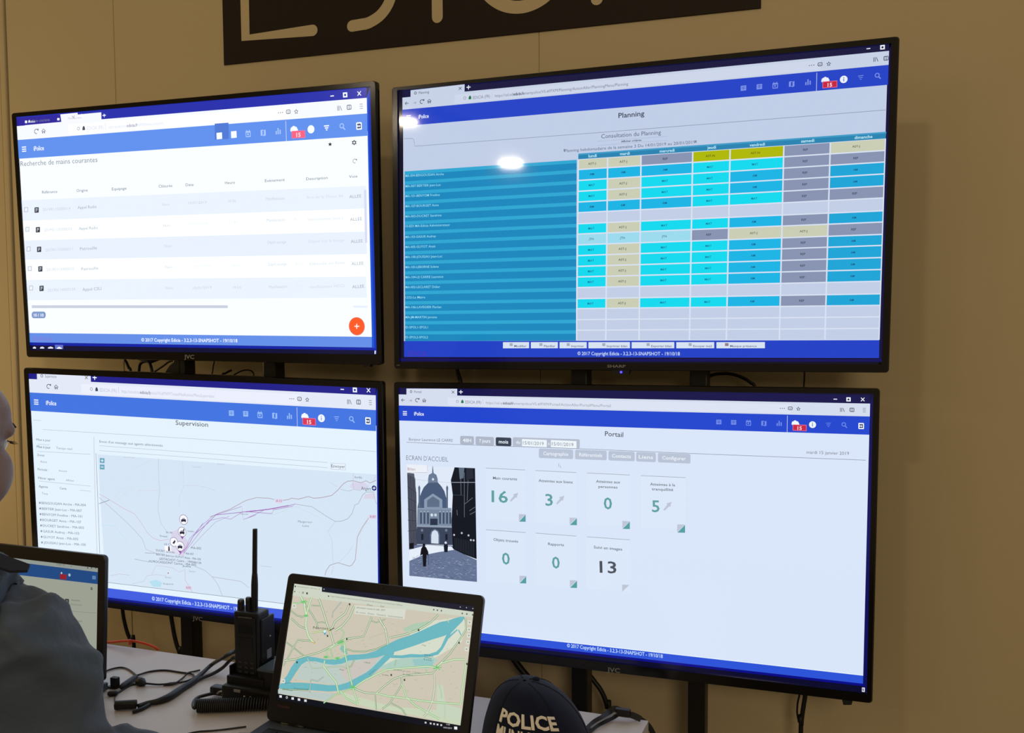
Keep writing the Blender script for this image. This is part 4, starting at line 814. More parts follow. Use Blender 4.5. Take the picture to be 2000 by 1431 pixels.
x,y=Z6(250,200);D.circ(x,y,1.3,(60,64,60),12);x,y=Z6(291,206);D.circ(x,y,.8,(140,144,136),12);x,y=Z6(322,210);D.circ(x,y,2,(60,64,60),12);D.circ(x,y,1.1,(206,212,196),13);x,y=Z6(357,214);D.bar(x-1.5,y-1.8,x+1.5,y-1.5,4,(60,64,60),12)
x,y=Z6(545,240);D.circ(x,y,1.4,(40,44,40),12);D.text('https://www.sytadin-nantesmetropole.fr/circulation/trafic-en-temps-reel.html?action=afficher',*Z6(565,246),*Z6(1188,326),3.2,(140,148,130),12)
for x in(1460,1492,1526,1708,1748,1798): cx,cy=Z6(x,358+(x-1460)*.13);D.circ(cx,cy,1.7,(100,104,98),12)
for x,y in((1745,340),(1690,335),(1800,348)): cx,cy=Z6(x,y);D.circ(cx,cy,1,(200,204,210),12)
for x,y in((245,325),(150,978),(1772,468),(1768,530),(1765,582),(1758,640),(1745,700)): cx,cy=Z6(x,y);D.bar(cx-3.6,cy-4,cx+3.6,cy-3.6,8,(216,222,208),11);D.bar(cx-1.4,cy-1.4,cx+1.4,cy-1.2,2.8,(150,156,146),12)
for x,k in((126,0),(180,1),(231,0),(286,0),(342,0)):
    cx,cy=Z6(x,1112+(x-126)*.17)
    if k: D.circ(cx,cy,2.4,(225,228,232),5);D.circ(cx,cy,1.4,(14,16,26),6)
    else: D.bar(cx-2.4,cy-2.4,cx+2.4,cy-2,4.6,(220,224,228),5)
for x in(1388,1432,1462,1492,1524): cx,cy=Z6(x,1340+(x-1388)*.16);D.bar(cx-1.7,cy-1.8,cx+1.7,cy-1.5,3.4,(205,208,212),5)
D.text('15:28',*Z6(1568,1360),*Z6(1598,1364),2.4,(215,218,222),6);D.text('15/01/2019',*Z6(1543,1388),*Z6(1616,1396),2.8,(215,218,222),6);cx,cy=Z6(1650,1388);D.bar(cx-3,cy-3.2,cx+3,cy-2.7,5.6,(235,238,240),5)
D.build('screen',screen_mat('laptop_panel',1.0,.35,.3),lap1)
Dm=Display(D.O+D.N*.0024,D.U,D.V);Dm.text('TOSHIBA',541,1379.5,566,1383.6,4,(90,60,50),0,.01);Dm.build('brand_logo',mat('dull_copper_print',(110,74,62),.4,metal=.2),lap1,'small reddish maker lettering')
bm=bmesh.new();c=Dm.w3(Dm.p(746.5,1148),-.0003);bmesh.ops.create_uvsphere(bm,u_segments=10,v_segments=6,radius=.002,matrix=Matrix.Translation(Vector(c)));from_bm(bm,'webcam',M_bezel,lap1,smooth=True)

lap2,D=laptop('dark laptop partly hidden behind the seated person, showing a pale list',(-.3582,-.3318,-.5971),-.0218,-.0658,.310,.174,.0160,.0245,.038,.225)
D.poly_uv([(-.155,0),(.155,0),(.155,.174),(-.155,.174)],(178,184,168),0)
def Z7(x,y): return (x/3.1725,980+y/3.1725)
def fullrow(y0a,y0b,y1a,y1b,col,l):      # a row across the whole panel, cut at its left edge
    q=[D.p(-140,y0a),D.p(192,y0b),D.p(191.7,y1b),D.p(-140,y1a)]
    def cutl(a,b): t=(-.155-a[0])/(b[0]-a[0]); return a+(b-a)*t
    D.poly_uv([cutl(q[0],q[1]),q[1],q[2],cutl(q[3],q[2])],col,l)
fullrow(1064,1106.5,1076,1117,(168,176,168),2);fullrow(1076,1117,1102,1140.5,(34,84,150),3)
D.text('100 %  ... o',*Z7(352,392),*Z7(448,402),3.4,(110,116,112),5)
for x in(544,568,594): cx,cy=Z7(x,408);D.circ(cx,cy,1.6,(90,96,96),5)
cx,cy=Z7(382,440);D.circ(cx,cy,2,(225,230,235),5);cx,cy=Z7(431,452);D.circ(cx,cy,3,(196,214,236),5);D.bar(*Z7(372,446),*Z7(413,450),9.6,(170,36,56),6)
D.bar(*Z7(572,456),*Z7(594,458),7,(110,150,196),5)
cx,cy=Z7(568,537);D.circ(cx,cy,2.6,(60,66,62),5);D.circ(cx,cy,1.1,(178,184,168),6)
cx,cy=Z7(416,614);D.bar(cx-3.8,cy-4.6,cx+3.8,cy-4.2,9.6,(56,62,60),5,rad=1);D.circ(cx,cy,1.8,(178,184,168),6)
D.text('Activité',*Z7(442,612),*Z7(496,616),3.6,(110,116,106),5);D.text('Programmée',*Z7(442,638),*Z7(508,643),3.4,(132,138,128),5)
D.text('Consultation',*Z7(444,738),*Z7(510,744),3.6,(110,116,106),5);D.text('en cours',*Z7(444,766),*Z7(494,770),3.4,(132,138,128),5);D.line([Z7(430,676),Z7(600,688)],.7,(140,150,140),4)
D.poly([(100,1278),(190.9,1286.5),(190.7,1292.5),(100,1285)],(50,62,80),4)
D.build('screen',screen_mat('laptop_panel_dim',.72,.35,.3),lap2)
# ------------------------------------------------------------------ two-way radio in its charger, with a coiled microphone lead
M_radio = mat('black_radio_housing',(20,20,21),.42,bump=(500,.12,.0003)); M_grey=mat('grey_label',(120,126,134),.5)
yr=-.27
xl=at(457,1240,Y=yr)[0]; xr=at(505,1240,Y=yr)[0]; ztop=at(480,1196,Y=yr)[2]; zb_=DZ+.035
rd=thing('two_way_radio','black handheld two-way radio with a tall antenna standing in its charger','radio',((xl+xr)/2,yr+.02,zb_))
box('body',(xl,yr,zb_),(xr,yr+.036,ztop),M_radio,rd,bev=.004)
box('front_panel',(xl+.004,yr-.0022,zb_+.002),(xr-.005,yr+.001,ztop-.008),M_radio,rd,bev=.002)
box('display_window',(xl+.013,yr-.0030,ztop-.072),(xr-.012,yr-.0018,ztop-.046),M_bezel,rd,bev=.0005)
bm=bmesh.new()
for i in range(3):
    for j in range(3): add_box(bm,(xl+.010+i*.013,yr-.0036,zb_+.012+j*.009),(xl+.018+i*.013,yr-.0018,zb_+.016+j*.009),.0008)
from_bm(bm,'keypad',mat('dark_key_rubber',(48,50,54),.5),rd)
bm=bmesh.new()
for i in range(6): add_box(bm,(xl+.012,yr-.0030,ztop-.024-i*.003),(xr-.012,yr-.0015,ztop-.0226-i*.003),0)
from_bm(bm,'speaker_grille',M_bezel,rd)
d=Display((xl,yr-.0024,ztop),(1,0,0),(0,0,1));d.text('MOTOROLA',465,1206,492,1208,2.6,(150,150,150),0,.01);d.build('brand_logo',M_logo,rd)
xa=at(497,1190,Y=yr+.024)[0]; za=at(497,1036,Y=yr+.024)[2]; xt_=at(498,1036,Y=yr+.024)[0]
z0=ztop-.002;H_=za-z0
tube('antenna',[(xa,yr+.024,z0),(xa,yr+.024,z0+.004),(xa+(xt_-xa)*.2,yr+.024,z0+H_*.2),(xa+(xt_-xa)*.42,yr+.024,z0+H_*.42),(xa+(xt_-xa)*.55,yr+.024,z0+H_*.55),(xt_,yr+.024,za-.002),(xt_,yr+.024,za)],[.0078,.0066,.0064,.0064,.0048,.0046,.0044,.0038],M_radio,rd,seg=16)
for px,r_,h_,yy in((471,.0062,.017,yr+.018),(485.5,.0052,.022,yr+.020)):
    x=at(px,1190,Y=yy)[0]
    bm=bmesh.new(); n=14
    rings=[]
    for z,k in((ztop-.003,1),(ztop+h_*.8,1),(ztop+h_,.86),(ztop+h_,0.01)):
        rings.append([bm.verts.new((x+r_*k*(1+.06*(i%2))*math.cos(2*math.pi*i/n),yy+r_*k*(1+.06*(i%2))*math.sin(2*math.pi*i/n),z)) for i in range(n)])
    for a,b in zip(rings[:-1],rings[1:]):
        for i in range(n): bm.faces.new((a[i],a[(i+1)%n],b[(i+1)%n],b[i]))
    bm.faces.new(rings[0]);bm.faces.new(rings[-1]); from_bm(bm,'volume_knob' if r_>.006 else 'channel_knob',M_radio,rd)
box('battery',(xr-.004,yr+.006,zb_+.03),(xr+.0035,yr+.046,ztop-.012),M_radio,rd,bev=.002)
box('side_label',(xr+.0030,yr+.020,zb_+.035),(xr+.0040,yr+.034,zb_+.052),M_grey,rd,label='pale grey rating label')
bm=bmesh.new();bmesh.ops.create_uvsphere(bm,u_segments=10,v_segments=6,radius=.0018,matrix=Matrix.Translation((xr+.004,yr+.03,zb_+.075)));from_bm(bm,'side_screw',M_logo,rd,smooth=True)
# charger
ch=thing('charger','black desktop charger cradle holding the handheld radio','charger',((xl+xr)/2+.02,yr,DZ))
cx0,cx1=xl-.006,xr+.068
box('base',(cx0,yr-.034,DZ),(cx1,yr+.062,DZ+.033),M_black,ch,bev=.005)
bm=bmesh.new()
for a in(((cx0+.002,yr-.012,DZ+.03),(xl-.0005,yr+.052,DZ+.062)),((cx0+.002,yr+.049,DZ+.03),(xr+.022,yr+.057,DZ+.062)),((xr+.0045,yr-.012,DZ+.03),(xr+.022,yr+.05,DZ+.062)),((cx0+.002,yr-.020,DZ+.03),(xr+.022,yr-.006,DZ+.046))): add_box(bm,*a,.002)
from_bm(bm,'cradle_wall',M_black,ch)
box('shelf_top',(xr+.015,yr-.03,DZ+.066),(cx1+.008,yr+.05,DZ+.071),mat('screen_lit_plastic',(70,84,92),.25),ch,bev=.002,label='smooth top plate with screen light in its grey')  # screen light falling on the charger shelf is put into this grey-blue
box('rear_block',(xr+.022,yr-.02,DZ+.03),(cx1,yr+.055,DZ+.0665),M_black,ch,bev=.003)
for dx in(.044,.057):
    bm=bmesh.new();bmesh.ops.create_uvsphere(bm,u_segments=10,v_segments=6,radius=.0022,matrix=Matrix.Translation((xl+dx,yr-.034,DZ+.018)));from_bm(bm,'status_light',M_logo,ch,smooth=True)
bm=bmesh.new();add_box(bm,(xl+.022,yr-.0355,DZ+.024),(xl+.036,yr-.033,DZ+.029),.0008);from_bm(bm,'maker_badge',M_logo,ch)
def desk_pt(px,py,r=0): return at(px,py,z=DZ+r)
# palm microphone with its coiled lead
mc=desk_pt(452,1352,.012)
mic=thing('hand_microphone','black coiled microphone lead lying in front of the radio charger','microphone',(mc[0],mc[1],DZ))
pA=desk_pt(384,1378,.0126); pB=desk_pt(560,1372,.0125); pM=desk_pt(460,1376,.0125)
path=smoothpts([pA,(pA+pM)/2,pM,(pM+pB)/2,pB],40); n=len(path)
hel=[];turns=38;tot=len(path)*8
for i in range(turns*12):
    t=i/(turns*12-1)*(n-1); k=min(int(t),n-2); c=path[k]+(path[k+1]-path[k])*(t-k); T=path[k+1]-path[k];T/=np.linalg.norm(T)
    a=np.cross(T,[0,0,1.]);a/=np.linalg.norm(a);b=np.cross(a,T);an=2*math.pi*i/12
    hel.append(c+.0106*(math.cos(an)*a+math.sin(an)*b))
tube('coiled_lead',hel,.0019,M_cable,mic,seg=6,k=0)
tube('lead_end',[hel[0],hel[0]+np.array([-.006,.003,.001]),desk_pt(378,1371,.012),desk_pt(386,1362,.012),desk_pt(402,1357,.010),desk_pt(424,1352,.009),desk_pt(436,1349,.012),desk_pt(442,1347,.013)],.0030,M_cable,mic)
q=desk_pt(430,1350,.01)
box('strain_relief',(q[0]-.018,q[1]-.008,DZ+.004),(q[0]+.016,q[1]+.010,DZ+.020),M_radio,mic,bev=.004)
# a folded plastic clip on the lead
tube('lead_clip',[desk_pt(424,1354,.012),desk_pt(430,1350,.02),desk_pt(438,1351,.018),desk_pt(434,1356,.012)],.0016,M_logo,mic,label='small silver clip')
# ------------------------------------------------------------------ leads on the desk (photo crop 200,1180 at 5.555)
def KD(x,y,r=.003): return desk_pt(200+x/5.555,1180+y/5.555,r)
def KY(x,y,Y): return at(200+x/5.555,1180+y/5.555,Y=Y)
def cable_thing(name,label,cat,pts,r,group=None,material=M_cable):
    P=[np.array(p) for p in pts]; c=P[len(P)//2]
    t=thing(name,label,cat,(c[0],c[1],DZ),group); tube('lead',P,r,material,t); return t
pw=cable_thing('power_cable','thick black cable bundle running diagonally from the radio across the desk','cable',
 [KY(1470,505,-.17),KY(1420,515,-.175),KY(1330,565,-.2),KD(1190,650,.012),KD(1080,750,.006),KD(985,835,.0055),KD(860,915,.0055),KD(720,1005,.0065),KD(600,1050,.006),KD(480,1075,.005),KD(390,1105,.005)],[.005,.0045,.0038,.0038,.004,.0052,.0060,.0068,.0066,.005,.0045,.0045])
tube('second_lead',[KY(1470,590,-.18),KY(1410,585,-.185),KD(1300,690,.012),KD(1180,760,.006),KD(1050,810,.0045),KD(960,870,.0045),KD(840,940,.004),KD(700,1020,.004),KD(560,1060,.004),KD(430,1130,.004),KD(330,1165,.004)],.0034,M_cable,pw)
a,b=KD(130,1095,.0085),KD(375,1080,.0085); tube('ferrite_block',[a,a+(b-a)*.03,a+(b-a)*.06,a+(b-a)*.94,a+(b-a)*.97,b],[.004,.0082,.0084,.0084,.0082,.004],M_black,pw,seg=14,k=0,squash=.95)
us=cable_thing('thin_cable','thin black lead looping over the desk beside the left laptop','cable',
 [KD(40,722,.002),KD(100,700,.002),KD(200,683,.002),KD(280,703,.002),KD(350,755,.002),KD(372,772,.003)],.0016)
tube('lead',[KD(380,768,.003),KD(520,727,.002),KD(680,714,.002),KD(850,737,.002),KD(960,752,.0025),KD(995,775,.003),KD(985,800,.0035),KD(900,835,.0025),KD(800,850,.002),KD(700,862,.0025),KD(600,868,.003),KD(470,857,.004)],.0018,M_cable,us)
a,b=KD(195,905,.006),KD(375,782,.006);tube('connector_block',[a,a+(b-a)*.05,a+(b-a)*.2,a+(b-a)*.9,b],[.002,.0045,.0062,.0058,.003],M_black,us,k=0,seg=12)
tube('lead_knot',[KD(660,870,.003),KD(740,862,.003),KD(800,848,.003)],[.002,.0032,.002],M_cable,us)
u2=cable_thing('thin_cable','thin black lead crossing behind the thick cable bundle on the desk','cable',
 [KD(1060,712,.003),KD(1000,725,.002),KD(930,742,.0055),KD(880,790,.002),KD(800,848,.0055),KD(740,868,.0045)],.0016)
u3=cable_thing('thin_cable','thin black lead ending in a small square plug at the left laptop','cable',
 [KD(385,862,.002),KD(320,870,.002),KD(250,905,.002),KD(190,945,.002),KD(150,965,.003)],.0017)
a=KD(150,905,.0);box('plug',(a[0]-.009,a[1]-.006,DZ),(a[0]+.006,a[1]+.004,DZ+.021),M_black,u3,bev=.0015);box('plug_foot',(a[0]-.016,a[1]-.008,DZ),(a[0]+.004,a[1]+.0,DZ+.0035),M_black,u3,bev=.001)
tube('plug_collar',[KD(55,970,.005),KD(75,968,.005),KD(150,962,.005),KD(165,950,.004)],[.003,.005,.005,.002],M_black,u3,k=0)
tube('lead_end',[KD(160,955,.003),KD(140,985,.002),KD(132,1030,.002),KD(136,1080,.003)],.0011,M_cable,u3)
a,b=KD(390,830,.007),KD(470,862,.006);tube('small_plug',[a,a+(b-a)*.1,a+(b-a)*.5,a+(b-a)*.8,b],[.004,.0085,.0085,.0045,.002],M_black,u3,k=0,seg=8)
u4=cable_thing('thin_cable','thin black lead on the desk running to the corner of the map laptop','cable',
 [KD(930,1400,.0016),KD(1050,1378,.0016),KD(1200,1368,.0016),KD(1350,1352,.0016),KD(1480,1335,.0016),KD(1560,1325,.0016)],.0014)
oc=cable_thing('orange_cable','bright orange cable lying along the back edge of the desk','cable',
 [at(60,1262,Y=-.14),at(150,1256,Y=-.135),at(211,1254,Y=-.132),at(240,1251.6,Y=-.130),at(262,1251.8,Y=-.129),at(285,1257,Y=-.126),at(300,1262.5,Y=-.122),at(309,1268,Y=-.116)],.0026,material=M_orange)
tube('cable_tie',[at(253,1249,Y=-.132),at(254,1258,Y=-.131)],.0029,M_orange,oc,k=0)
# ------------------------------------------------------------------ leads hanging behind the screens
def hang(label,pts,wpx,Y=.125,ext_top=0,ext_bot=0,name='hanging_cable',plug=False):
    P=[at(x,y,Y=Y) for x,y in pts]
    if plug: P=P+[P[-1]+np.array([0,-.02,-.045]),P[-1]+np.array([0,-.075,-.085]),P[-1]+np.array([0,-.09,-.09])]; ext_bot=0
    if ext_top: P=[P[0]+np.array([0,-.0,ext_top])]+P
    if ext_bot: P=P+[P[-1]+np.array([0,0,-ext_bot])]
    r=wpx/2*np.linalg.norm(P[0]-CAMP)/F
    c=P[len(P)//2]; t=thing(name,label,'cable',(c[0],c[1],min(p[2] for p in P))); tube('lead',P,r,M_cable,t); return t
hang('short black lead slanting in the left of the gap between the left televisions',[(243.5,700),(247,708),(251,717),(254.5,726)],5.5,ext_top=.03,plug=True)
h2=hang('dark reddish tangle of leads in the gap between the left televisions',[(271,726),(273,712),(280,706),(290,706),(294,714),(297,727)],6,ext_bot=.02)
tube('lead',[at(262,698,Y=.128),at(285,703,Y=.128),at(300,702,Y=.128),at(313,697,Y=.128)],.0035,mat('dark_red_rubber',(60,18,14),.5),h2,label='dark red lead')
tube('lead',[at(292,709,Y=.13),at(303,705,Y=.13),at(315,700,Y=.13)],.0022,M_cable,h2)
hang('broad black lead arching beside the left pole between the left televisions',[(300,727),(318,715),(331,706),(350,702),(358,700)],3.5,Y=.12)
box_=thing('cable_clamp','black clamp block around the left pole between the left televisions','clamp',at(350,715,Y=.07))
bm=bmesh.new();p0=at(338,700,Y=.064);p1=at(356,728,Y=.064);add_prism(bm,[at(322,728,Y=.066),at(331,714,Y=.066),at(341,706,Y=.066),at(350,703,Y=.066),at(350,732,Y=.066),at(322,732,Y=.066)],(0,.012,0));from_bm(bm,'bracket',M_metal,box_)
hang('thin straight black lead in the gap between the left televisions',[(418.5,704),(416.5,715),(414,731)],2.6,ext_top=.03,plug=True)
hang('short curved black lead stub in the gap between the left televisions',[(434,733),(440,729),(448,724.5),(452,723)][::-1],4.2,plug=True)
hang('thin black lead arching in the gap between the left televisions',[(456,734),(464,728),(474,723.5),(486,722.5),(493,726),(496,734)],2.8,ext_top=-.015,ext_bot=.02)
hang('straight black lead at the left of the gap between the right televisions',[(892.5,720),(895.5,732),(899.5,752)],8.5,ext_top=.03,plug=True)
hang('thick black lead arching right of the pole between the right televisions',[(1376,741),(1390,732.5),(1408,729.5),(1430,730.5),(1452,738),(1466,747),(1474,757)],6.5,plug=True)
hang('thin vertical black lead right of the arching one between the right televisions',[(1571.5,724),(1571,740),(1570,758)],3.2,ext_top=.03,plug=True)
hang('black lead hanging left of the pole under the lower right television',[(1001,1280),(1008,1293),(1020,1309),(1034,1326),(1046,1345),(1055,1370),(1060,1420)],12.5,ext_top=.03,ext_bot=.5)
hang('black lead curving right of the left pole under the lower right television',[(1148,1310),(1160,1329),(1172,1345),(1181,1363),(1186,1382),(1190,1410)],9,ext_top=.03,ext_bot=.5)
hang('thin black lead hanging under the right part of the lower right television',[(1562,1352),(1558,1372),(1557,1392),(1560,1410),(1562,1440)],3.6,ext_top=.03,ext_bot=.5)
hang('thicker black lead hanging beside the thin one under the lower right television',[(1573,1354),(1570,1375),(1567,1395),(1565,1415),(1564,1440)],8.5,ext_top=.03,ext_bot=.5,Y=.12)
hang('leftmost black lead hanging under the lower left television',[(239,1185),(240.5,1200),(244,1218),(249,1236),(256,1252),(262,1268)],6.6,ext_top=.03,ext_bot=.4)
hang('second black lead hanging under the lower left television',[(334,1200),(337,1220),(340.5,1240),(345,1258),(351,1275),(356,1290)],7.6,ext_top=.03,ext_bot=.4)
hang('black lead slanting down beside the radio under the lower left television',[(508,1240),(520,1260),(532,1280),(545,1300)],7,ext_top=.03,ext_bot=.3)
# ------------------------------------------------------------------ cap
cp=at(1041,1327,z=DZ+.128); cc=np.array([cp[0]+.006,cp[1]-.004,DZ])
M_cap=mat('navy_cap_twill',(17,23,44),.85,sheen=.04,spec=.2,noise=(40,.5,(21,28,50)),bump=(900,.5,.0008))
M_capt=mat('cream_embroidery',(238,232,222),.7,bump=(900,.5,.0006))
face=math.atan2(CAMP[1]-cc[1],CAMP[0]-cc[0])-.16
cap=thing('cap','navy blue cap lettered POLICE MUNICIPALE standing on the desk','cap',cc)
RR,HH=.0875,.128
def crown(th,s,off=0):
    """th 0 = front, s 0..1 from rim to apex"""
    a=s*math.pi/2; r=(math.cos(a))**.70*(RR+off); z=.012+(math.sin(a))**1.08*(HH-.012+off)
    fr=math.cos(th); r*=1+.10*fr*fr
    lean=.018*s*s
    z-= .012*max(0,math.cos(th-1.9))*math.sin(2*a)
    return np.array([cc[0]+r*math.cos(face+th)+lean*math.cos(face+math.pi/2)*-1,cc[1]+r*math.sin(face+th)-lean*math.sin(face+math.pi/2),cc[2]+z])
def crown_patch(t0,t1,nt=14,ns=18):
    bm=bmesh.new()
    g=[[bm.verts.new(Vector(crown(t0+(t1-t0)*i/nt,min(j/ns,.995)))) for i in range(nt+1)] for j in range(ns+1)]
    g2=[[bm.verts.new(Vector(crown(t0+(t1-t0)*i/nt,min(j/ns,.995),-.0022))) for i in range(nt+1)] for j in range(ns+1)]
    for G in(g,g2):
        for j in range(ns):
            for i in range(nt): bm.faces.new((G[j][i],G[j][i+1],G[j+1][i+1],G[j+1][i]))
    for i in range(nt): bm.faces.new((g[0][i],g2[0][i],g2[0][i+1],g[0][i+1]))
    for j in range(ns):
        for i in(0,nt): bm.faces.new((g[j][i],g[j+1][i],g2[j+1][i],g2[j][i]))
    return from_bm(bm,'crown_panel',M_cap,cap,smooth=True)
sp=[-.62,.62,1.65,2.62,3.66,4.63,5.663]
for a,b in zip(sp[:-1],sp[1:]): crown_patch(a,b)
for a in sp[:-1]: 
    P=[crown(a,j/14*.97,.0004) for j in range(15)]; tube('seam',P,.0005,M_cap,cap,seg=6)
bm=bmesh.new();bmesh.ops.create_uvsphere(bm,u_segments=14,v_segments=8,radius=.0065,matrix=Matrix.Translation(Vector(crown(2.4,.93,.001)))@Matrix.Scale(.55,4,(0,0,1)));from_bm(bm,'top_button',M_cap,cap,smooth=True)
# peak
bm=bmesh.new();rows=[]
for lev in(0,1):
    G=[]
    for j in range(7):
        row=[]
        for i in range(17):
            th=-.95+1.9*i/16; e_=j/6*.066*math.cos(th*1.25)**.7 if abs(th)<1.25 else 0
            base=crown(th,0)
            dr=np.array([math.cos(face+th*.55),math.sin(face+th*.55),0])
            p=base+dr*e_; p[2]=cc[2]+.012-.0035*lev-.008*(abs(th)/.95)**2*(j/6)
            row.append(bm.verts.new(Vector(p)))
        G.append(row)
    rows.append(G)
for G in rows:
    for j in range(6):
        for i in range(16): bm.faces.new((G[j][i],G[j][i+1],G[j+1][i+1],G[j+1][i]))
a,b=rows
for i in range(16): bm.faces.new((a[6][i],a[6][i+1],b[6][i+1],b[6][i]))
for j in range(6):
    for i in(0,16): bm.faces.new((a[j][i],a[j+1][i],b[j+1][i],b[j][i]))
from_bm(bm,'peak',M_cap,cap,smooth=True)
def cap_text(txt,s0,s1,half,nm,bold):
    """embroidered word bent round the front of the crown, th +/-half, s0..s1"""
    V,Fc=glyphs(txt,bold); me=bpy.data.meshes.new(nm); b2=bmesh.new()
    vs=[b2.verts.new((q[0],q[1],0)) for q in V]
    for f in Fc:
        try: b2.faces.new([vs[i] for i in f])
        except ValueError: pass
    mn,mx=V[:,0].min(),V[:,0].max()
    bmesh.ops.subdivide_edges(b2,edges=[e for e in b2.edges if e.calc_length()>.25],cuts=2)
    r=bmesh.ops.extrude_face_region(b2,geom=b2.faces[:]); up={v for v in r['geom'] if isinstance(v,bmesh.types.BMVert)}
    for v in b2.verts:
        th=half*(2*(v.co.x-mn)/(mx-mn)-1); s=s0+(s1-s0)*v.co.y/CAPH-.02*th/half
        p=crown(th+TOFF,s,.0016 if v in up else .0003); v.co=Vector(p)
    return from_bm(b2,nm,M_capt,cap)
TOFF=.04
cap_text('POLICE',.452,.572,.62,'lettering',.03)
cap_text('MUNICIPALE',.318,.42,.64,'lettering',.02)
# ------------------------------------------------------------------ folded strap at the desk's corner
M_strap=mat('black_webbing',(22,22,24),.7,bump=(1200,.5,.0006)); M_sgrey=mat('grey_webbing_edge',(120,120,126),.6,bump=(1200,.4))
sg=thing('strap','folded black webbing strap with a pale stripe on the right desk corner','strap',(*at(1200,1404,z=DZ)[:2],DZ))
def ribbon(name,P,w_,material,tilt=0.5):
    P=smoothpts(P,8);bm=bmesh.new();A=[];B=[]
    for i,p in enumerate(P):
        t=P[min(i+1,len(P)-1)]-P[max(i-1,0)];t/=np.linalg.norm(t); u=np.cross(t,[0,-.8,.6]);u/=np.linalg.norm(u);nn=np.cross(u,t)
        A.append([bm.verts.new(Vector(p+u*a*w_/2+nn*b*.0009)) for a,b in((-1,-1),(1,-1),(1,1),(-1,1))])
    for a,b in zip(A[:-1],A[1:]):
        for j in range(4): bm.faces.new((a[j],a[(j+1)%4],b[(j+1)%4],b[j]))
    bm.faces.new(A[0]);bm.faces.new(A[-1][::-1]);return from_bm(bm,name,material,sg)
YS=-.136
ribbon('webbing',[at(1146,1424,z=DZ+.006),at(1160,1411,z=DZ+.008),at(1176,1401,z=DZ+.012),at(1190,1389,Y=YS),at(1200,1383.5,Y=YS),at(1212,1387,Y=YS),at(1222,1393,Y=YS),at(1238,1397,Y=YS),at(1252,1404,Y=YS)],.010,M_strap)
ribbon('webbing',[at(1150,1430,z=DZ+.004),at(1165,1418,z=DZ+.004),at(1182,1409,z=DZ+.005),at(1200,1400,z=DZ+.006),at(1210,1393,Y=YS)],.006,M_strap)
ribbon('stripe',[at(1154,1421,z=DZ+.0095),at(1166,1412,z=DZ+.011),at(1180,1404,z=DZ+.013),at(1196,1395,z=DZ+.016),at(1206,1391,Y=YS-.003)],.0025,M_sgrey)
ribbon('webbing',[at(1215,1388,Y=YS+.002),at(1232,1396,Y=YS+.004),at(1248,1403,Y=YS+.01),at(1262,1412,Y=YS+.02),at(1272,1425,Y=YS+.024),at(1282,1450,Y=YS+.028),at(1286,1490,Y=YS+.03)],.009,M_strap)
a=at(1213,1390,Y=YS-.004);box('buckle',(a[0]-.010,a[1]-.004,a[2]-.007),(a[0]+.016,a[1]+.006,a[2]+.006),M_black,sg,bev=.002)
# ------------------------------------------------------------------ ceiling track with two spots, ceiling lamp (seen only as reflections and shadows)
tr=thing('track_light','black ceiling track carrying two spot heads','light',(-1.33,-3.55,2.6))
box('rail',(-1.35,-4.6,2.60),(-1.31,-2.5,2.64),M_metal,tr,bev=.003)
for y in(-2.88,-4.31):
    box('spot_head',(-1.42,y-.02,2.500),(-1.24,y+.02,2.56),M_metal,tr,bev=.006)
    box('stem',(-1.34,y-.01,2.555),(-1.32,y+.01,2.605),M_metal,tr)
cl=thing('ceiling_lamp','round black ceiling spot above the desk','light',(.65,-1.82,2.905))
bm=bmesh.new();add_tube(bm,[(.65,-1.82,2.905),(.65,-1.82,3.1)],.1,20,0);from_bm(bm,'housing',M_metal,cl,smooth=False)
# ------------------------------------------------------------------ person
M_skin=mat('skin',(142,120,116),.5,noise=(35,.5,(160,122,108)),bump=(260,.25,.0015))
M_jacket=mat('slate_blue_uniform_cloth',(76,90,110),.8,sheen=.1,noise=(25,.5,(68,80,98)),bump=(11,.55,.022))
M_trouser=mat('dark_navy_trouser_cloth',(28,32,44),.9,noise=(25,.5,(24,28,38)))
HC=np.array([.031,-.845,1.292])
def ell(bm,c,r,rot=None,seg=24):
    M=Matrix.Translation(Vector(c))@(rot if rot else Matrix())@Matrix.Diagonal((r[0],r[1],r[2],1))
    bmesh.ops.create_uvsphere(bm,u_segments=seg,v_segments=seg//2,radius=1,matrix=M)
def limb(bm,P,r,seg=18,squash=1):
    add_tube(bm,P,r,seg,5,squash)
def blend(bm,name,voxel,smooth,parent,material,root,fn=None):
    me=bpy.data.meshes.new(name);bmesh.ops.recalc_face_normals(bm,faces=bm.faces[:]);bm.to_mesh(me);bm.free()
    o=bpy.data.objects.new('t',me);COL.objects.link(o)
    m=o.modifiers.new('r','REMESH');m.mode='VOXEL';m.voxel_size=voxel
    m=o.modifiers.new('s','SMOOTH');m.factor=.6;m.iterations=smooth
    me2=bpy.data.meshes.new_from_object(o.evaluated_get(bpy.context.evaluated_depsgraph_get()));me2.name=name
    bpy.data.objects.remove(o);bpy.data.meshes.remove(me)
    if fn:
        me2.update();V=np.array([v.co[:] for v in me2.vertices]);N_=np.array([v.normal[:] for v in me2.vertices])
        V+=N_*fn(V)[:,None]
        me2.vertices.foreach_set('co',V.ravel())
    return link(me2,name,material,parent,smooth=True)
SHR=np.array([.165,-.878,1.078]);SHL=np.array([-.150,-.865,1.082]);ELR=np.array([.185,-.800,.855]);WRR=np.array([.240,-.645,.802]);ELL=np.array([-.25,-.75,.84]);WRL=np.array([-.28,-.56,.80])
PEL=np.array([.03,-1.06,.56])
bm=bmesh.new()
rt=Matrix.Rotation(math.radians(-10),4,'X')
def hp(x,y,z): return tuple(Vector(HC)+rt.to_3x3()@Vector((x,y,z)))
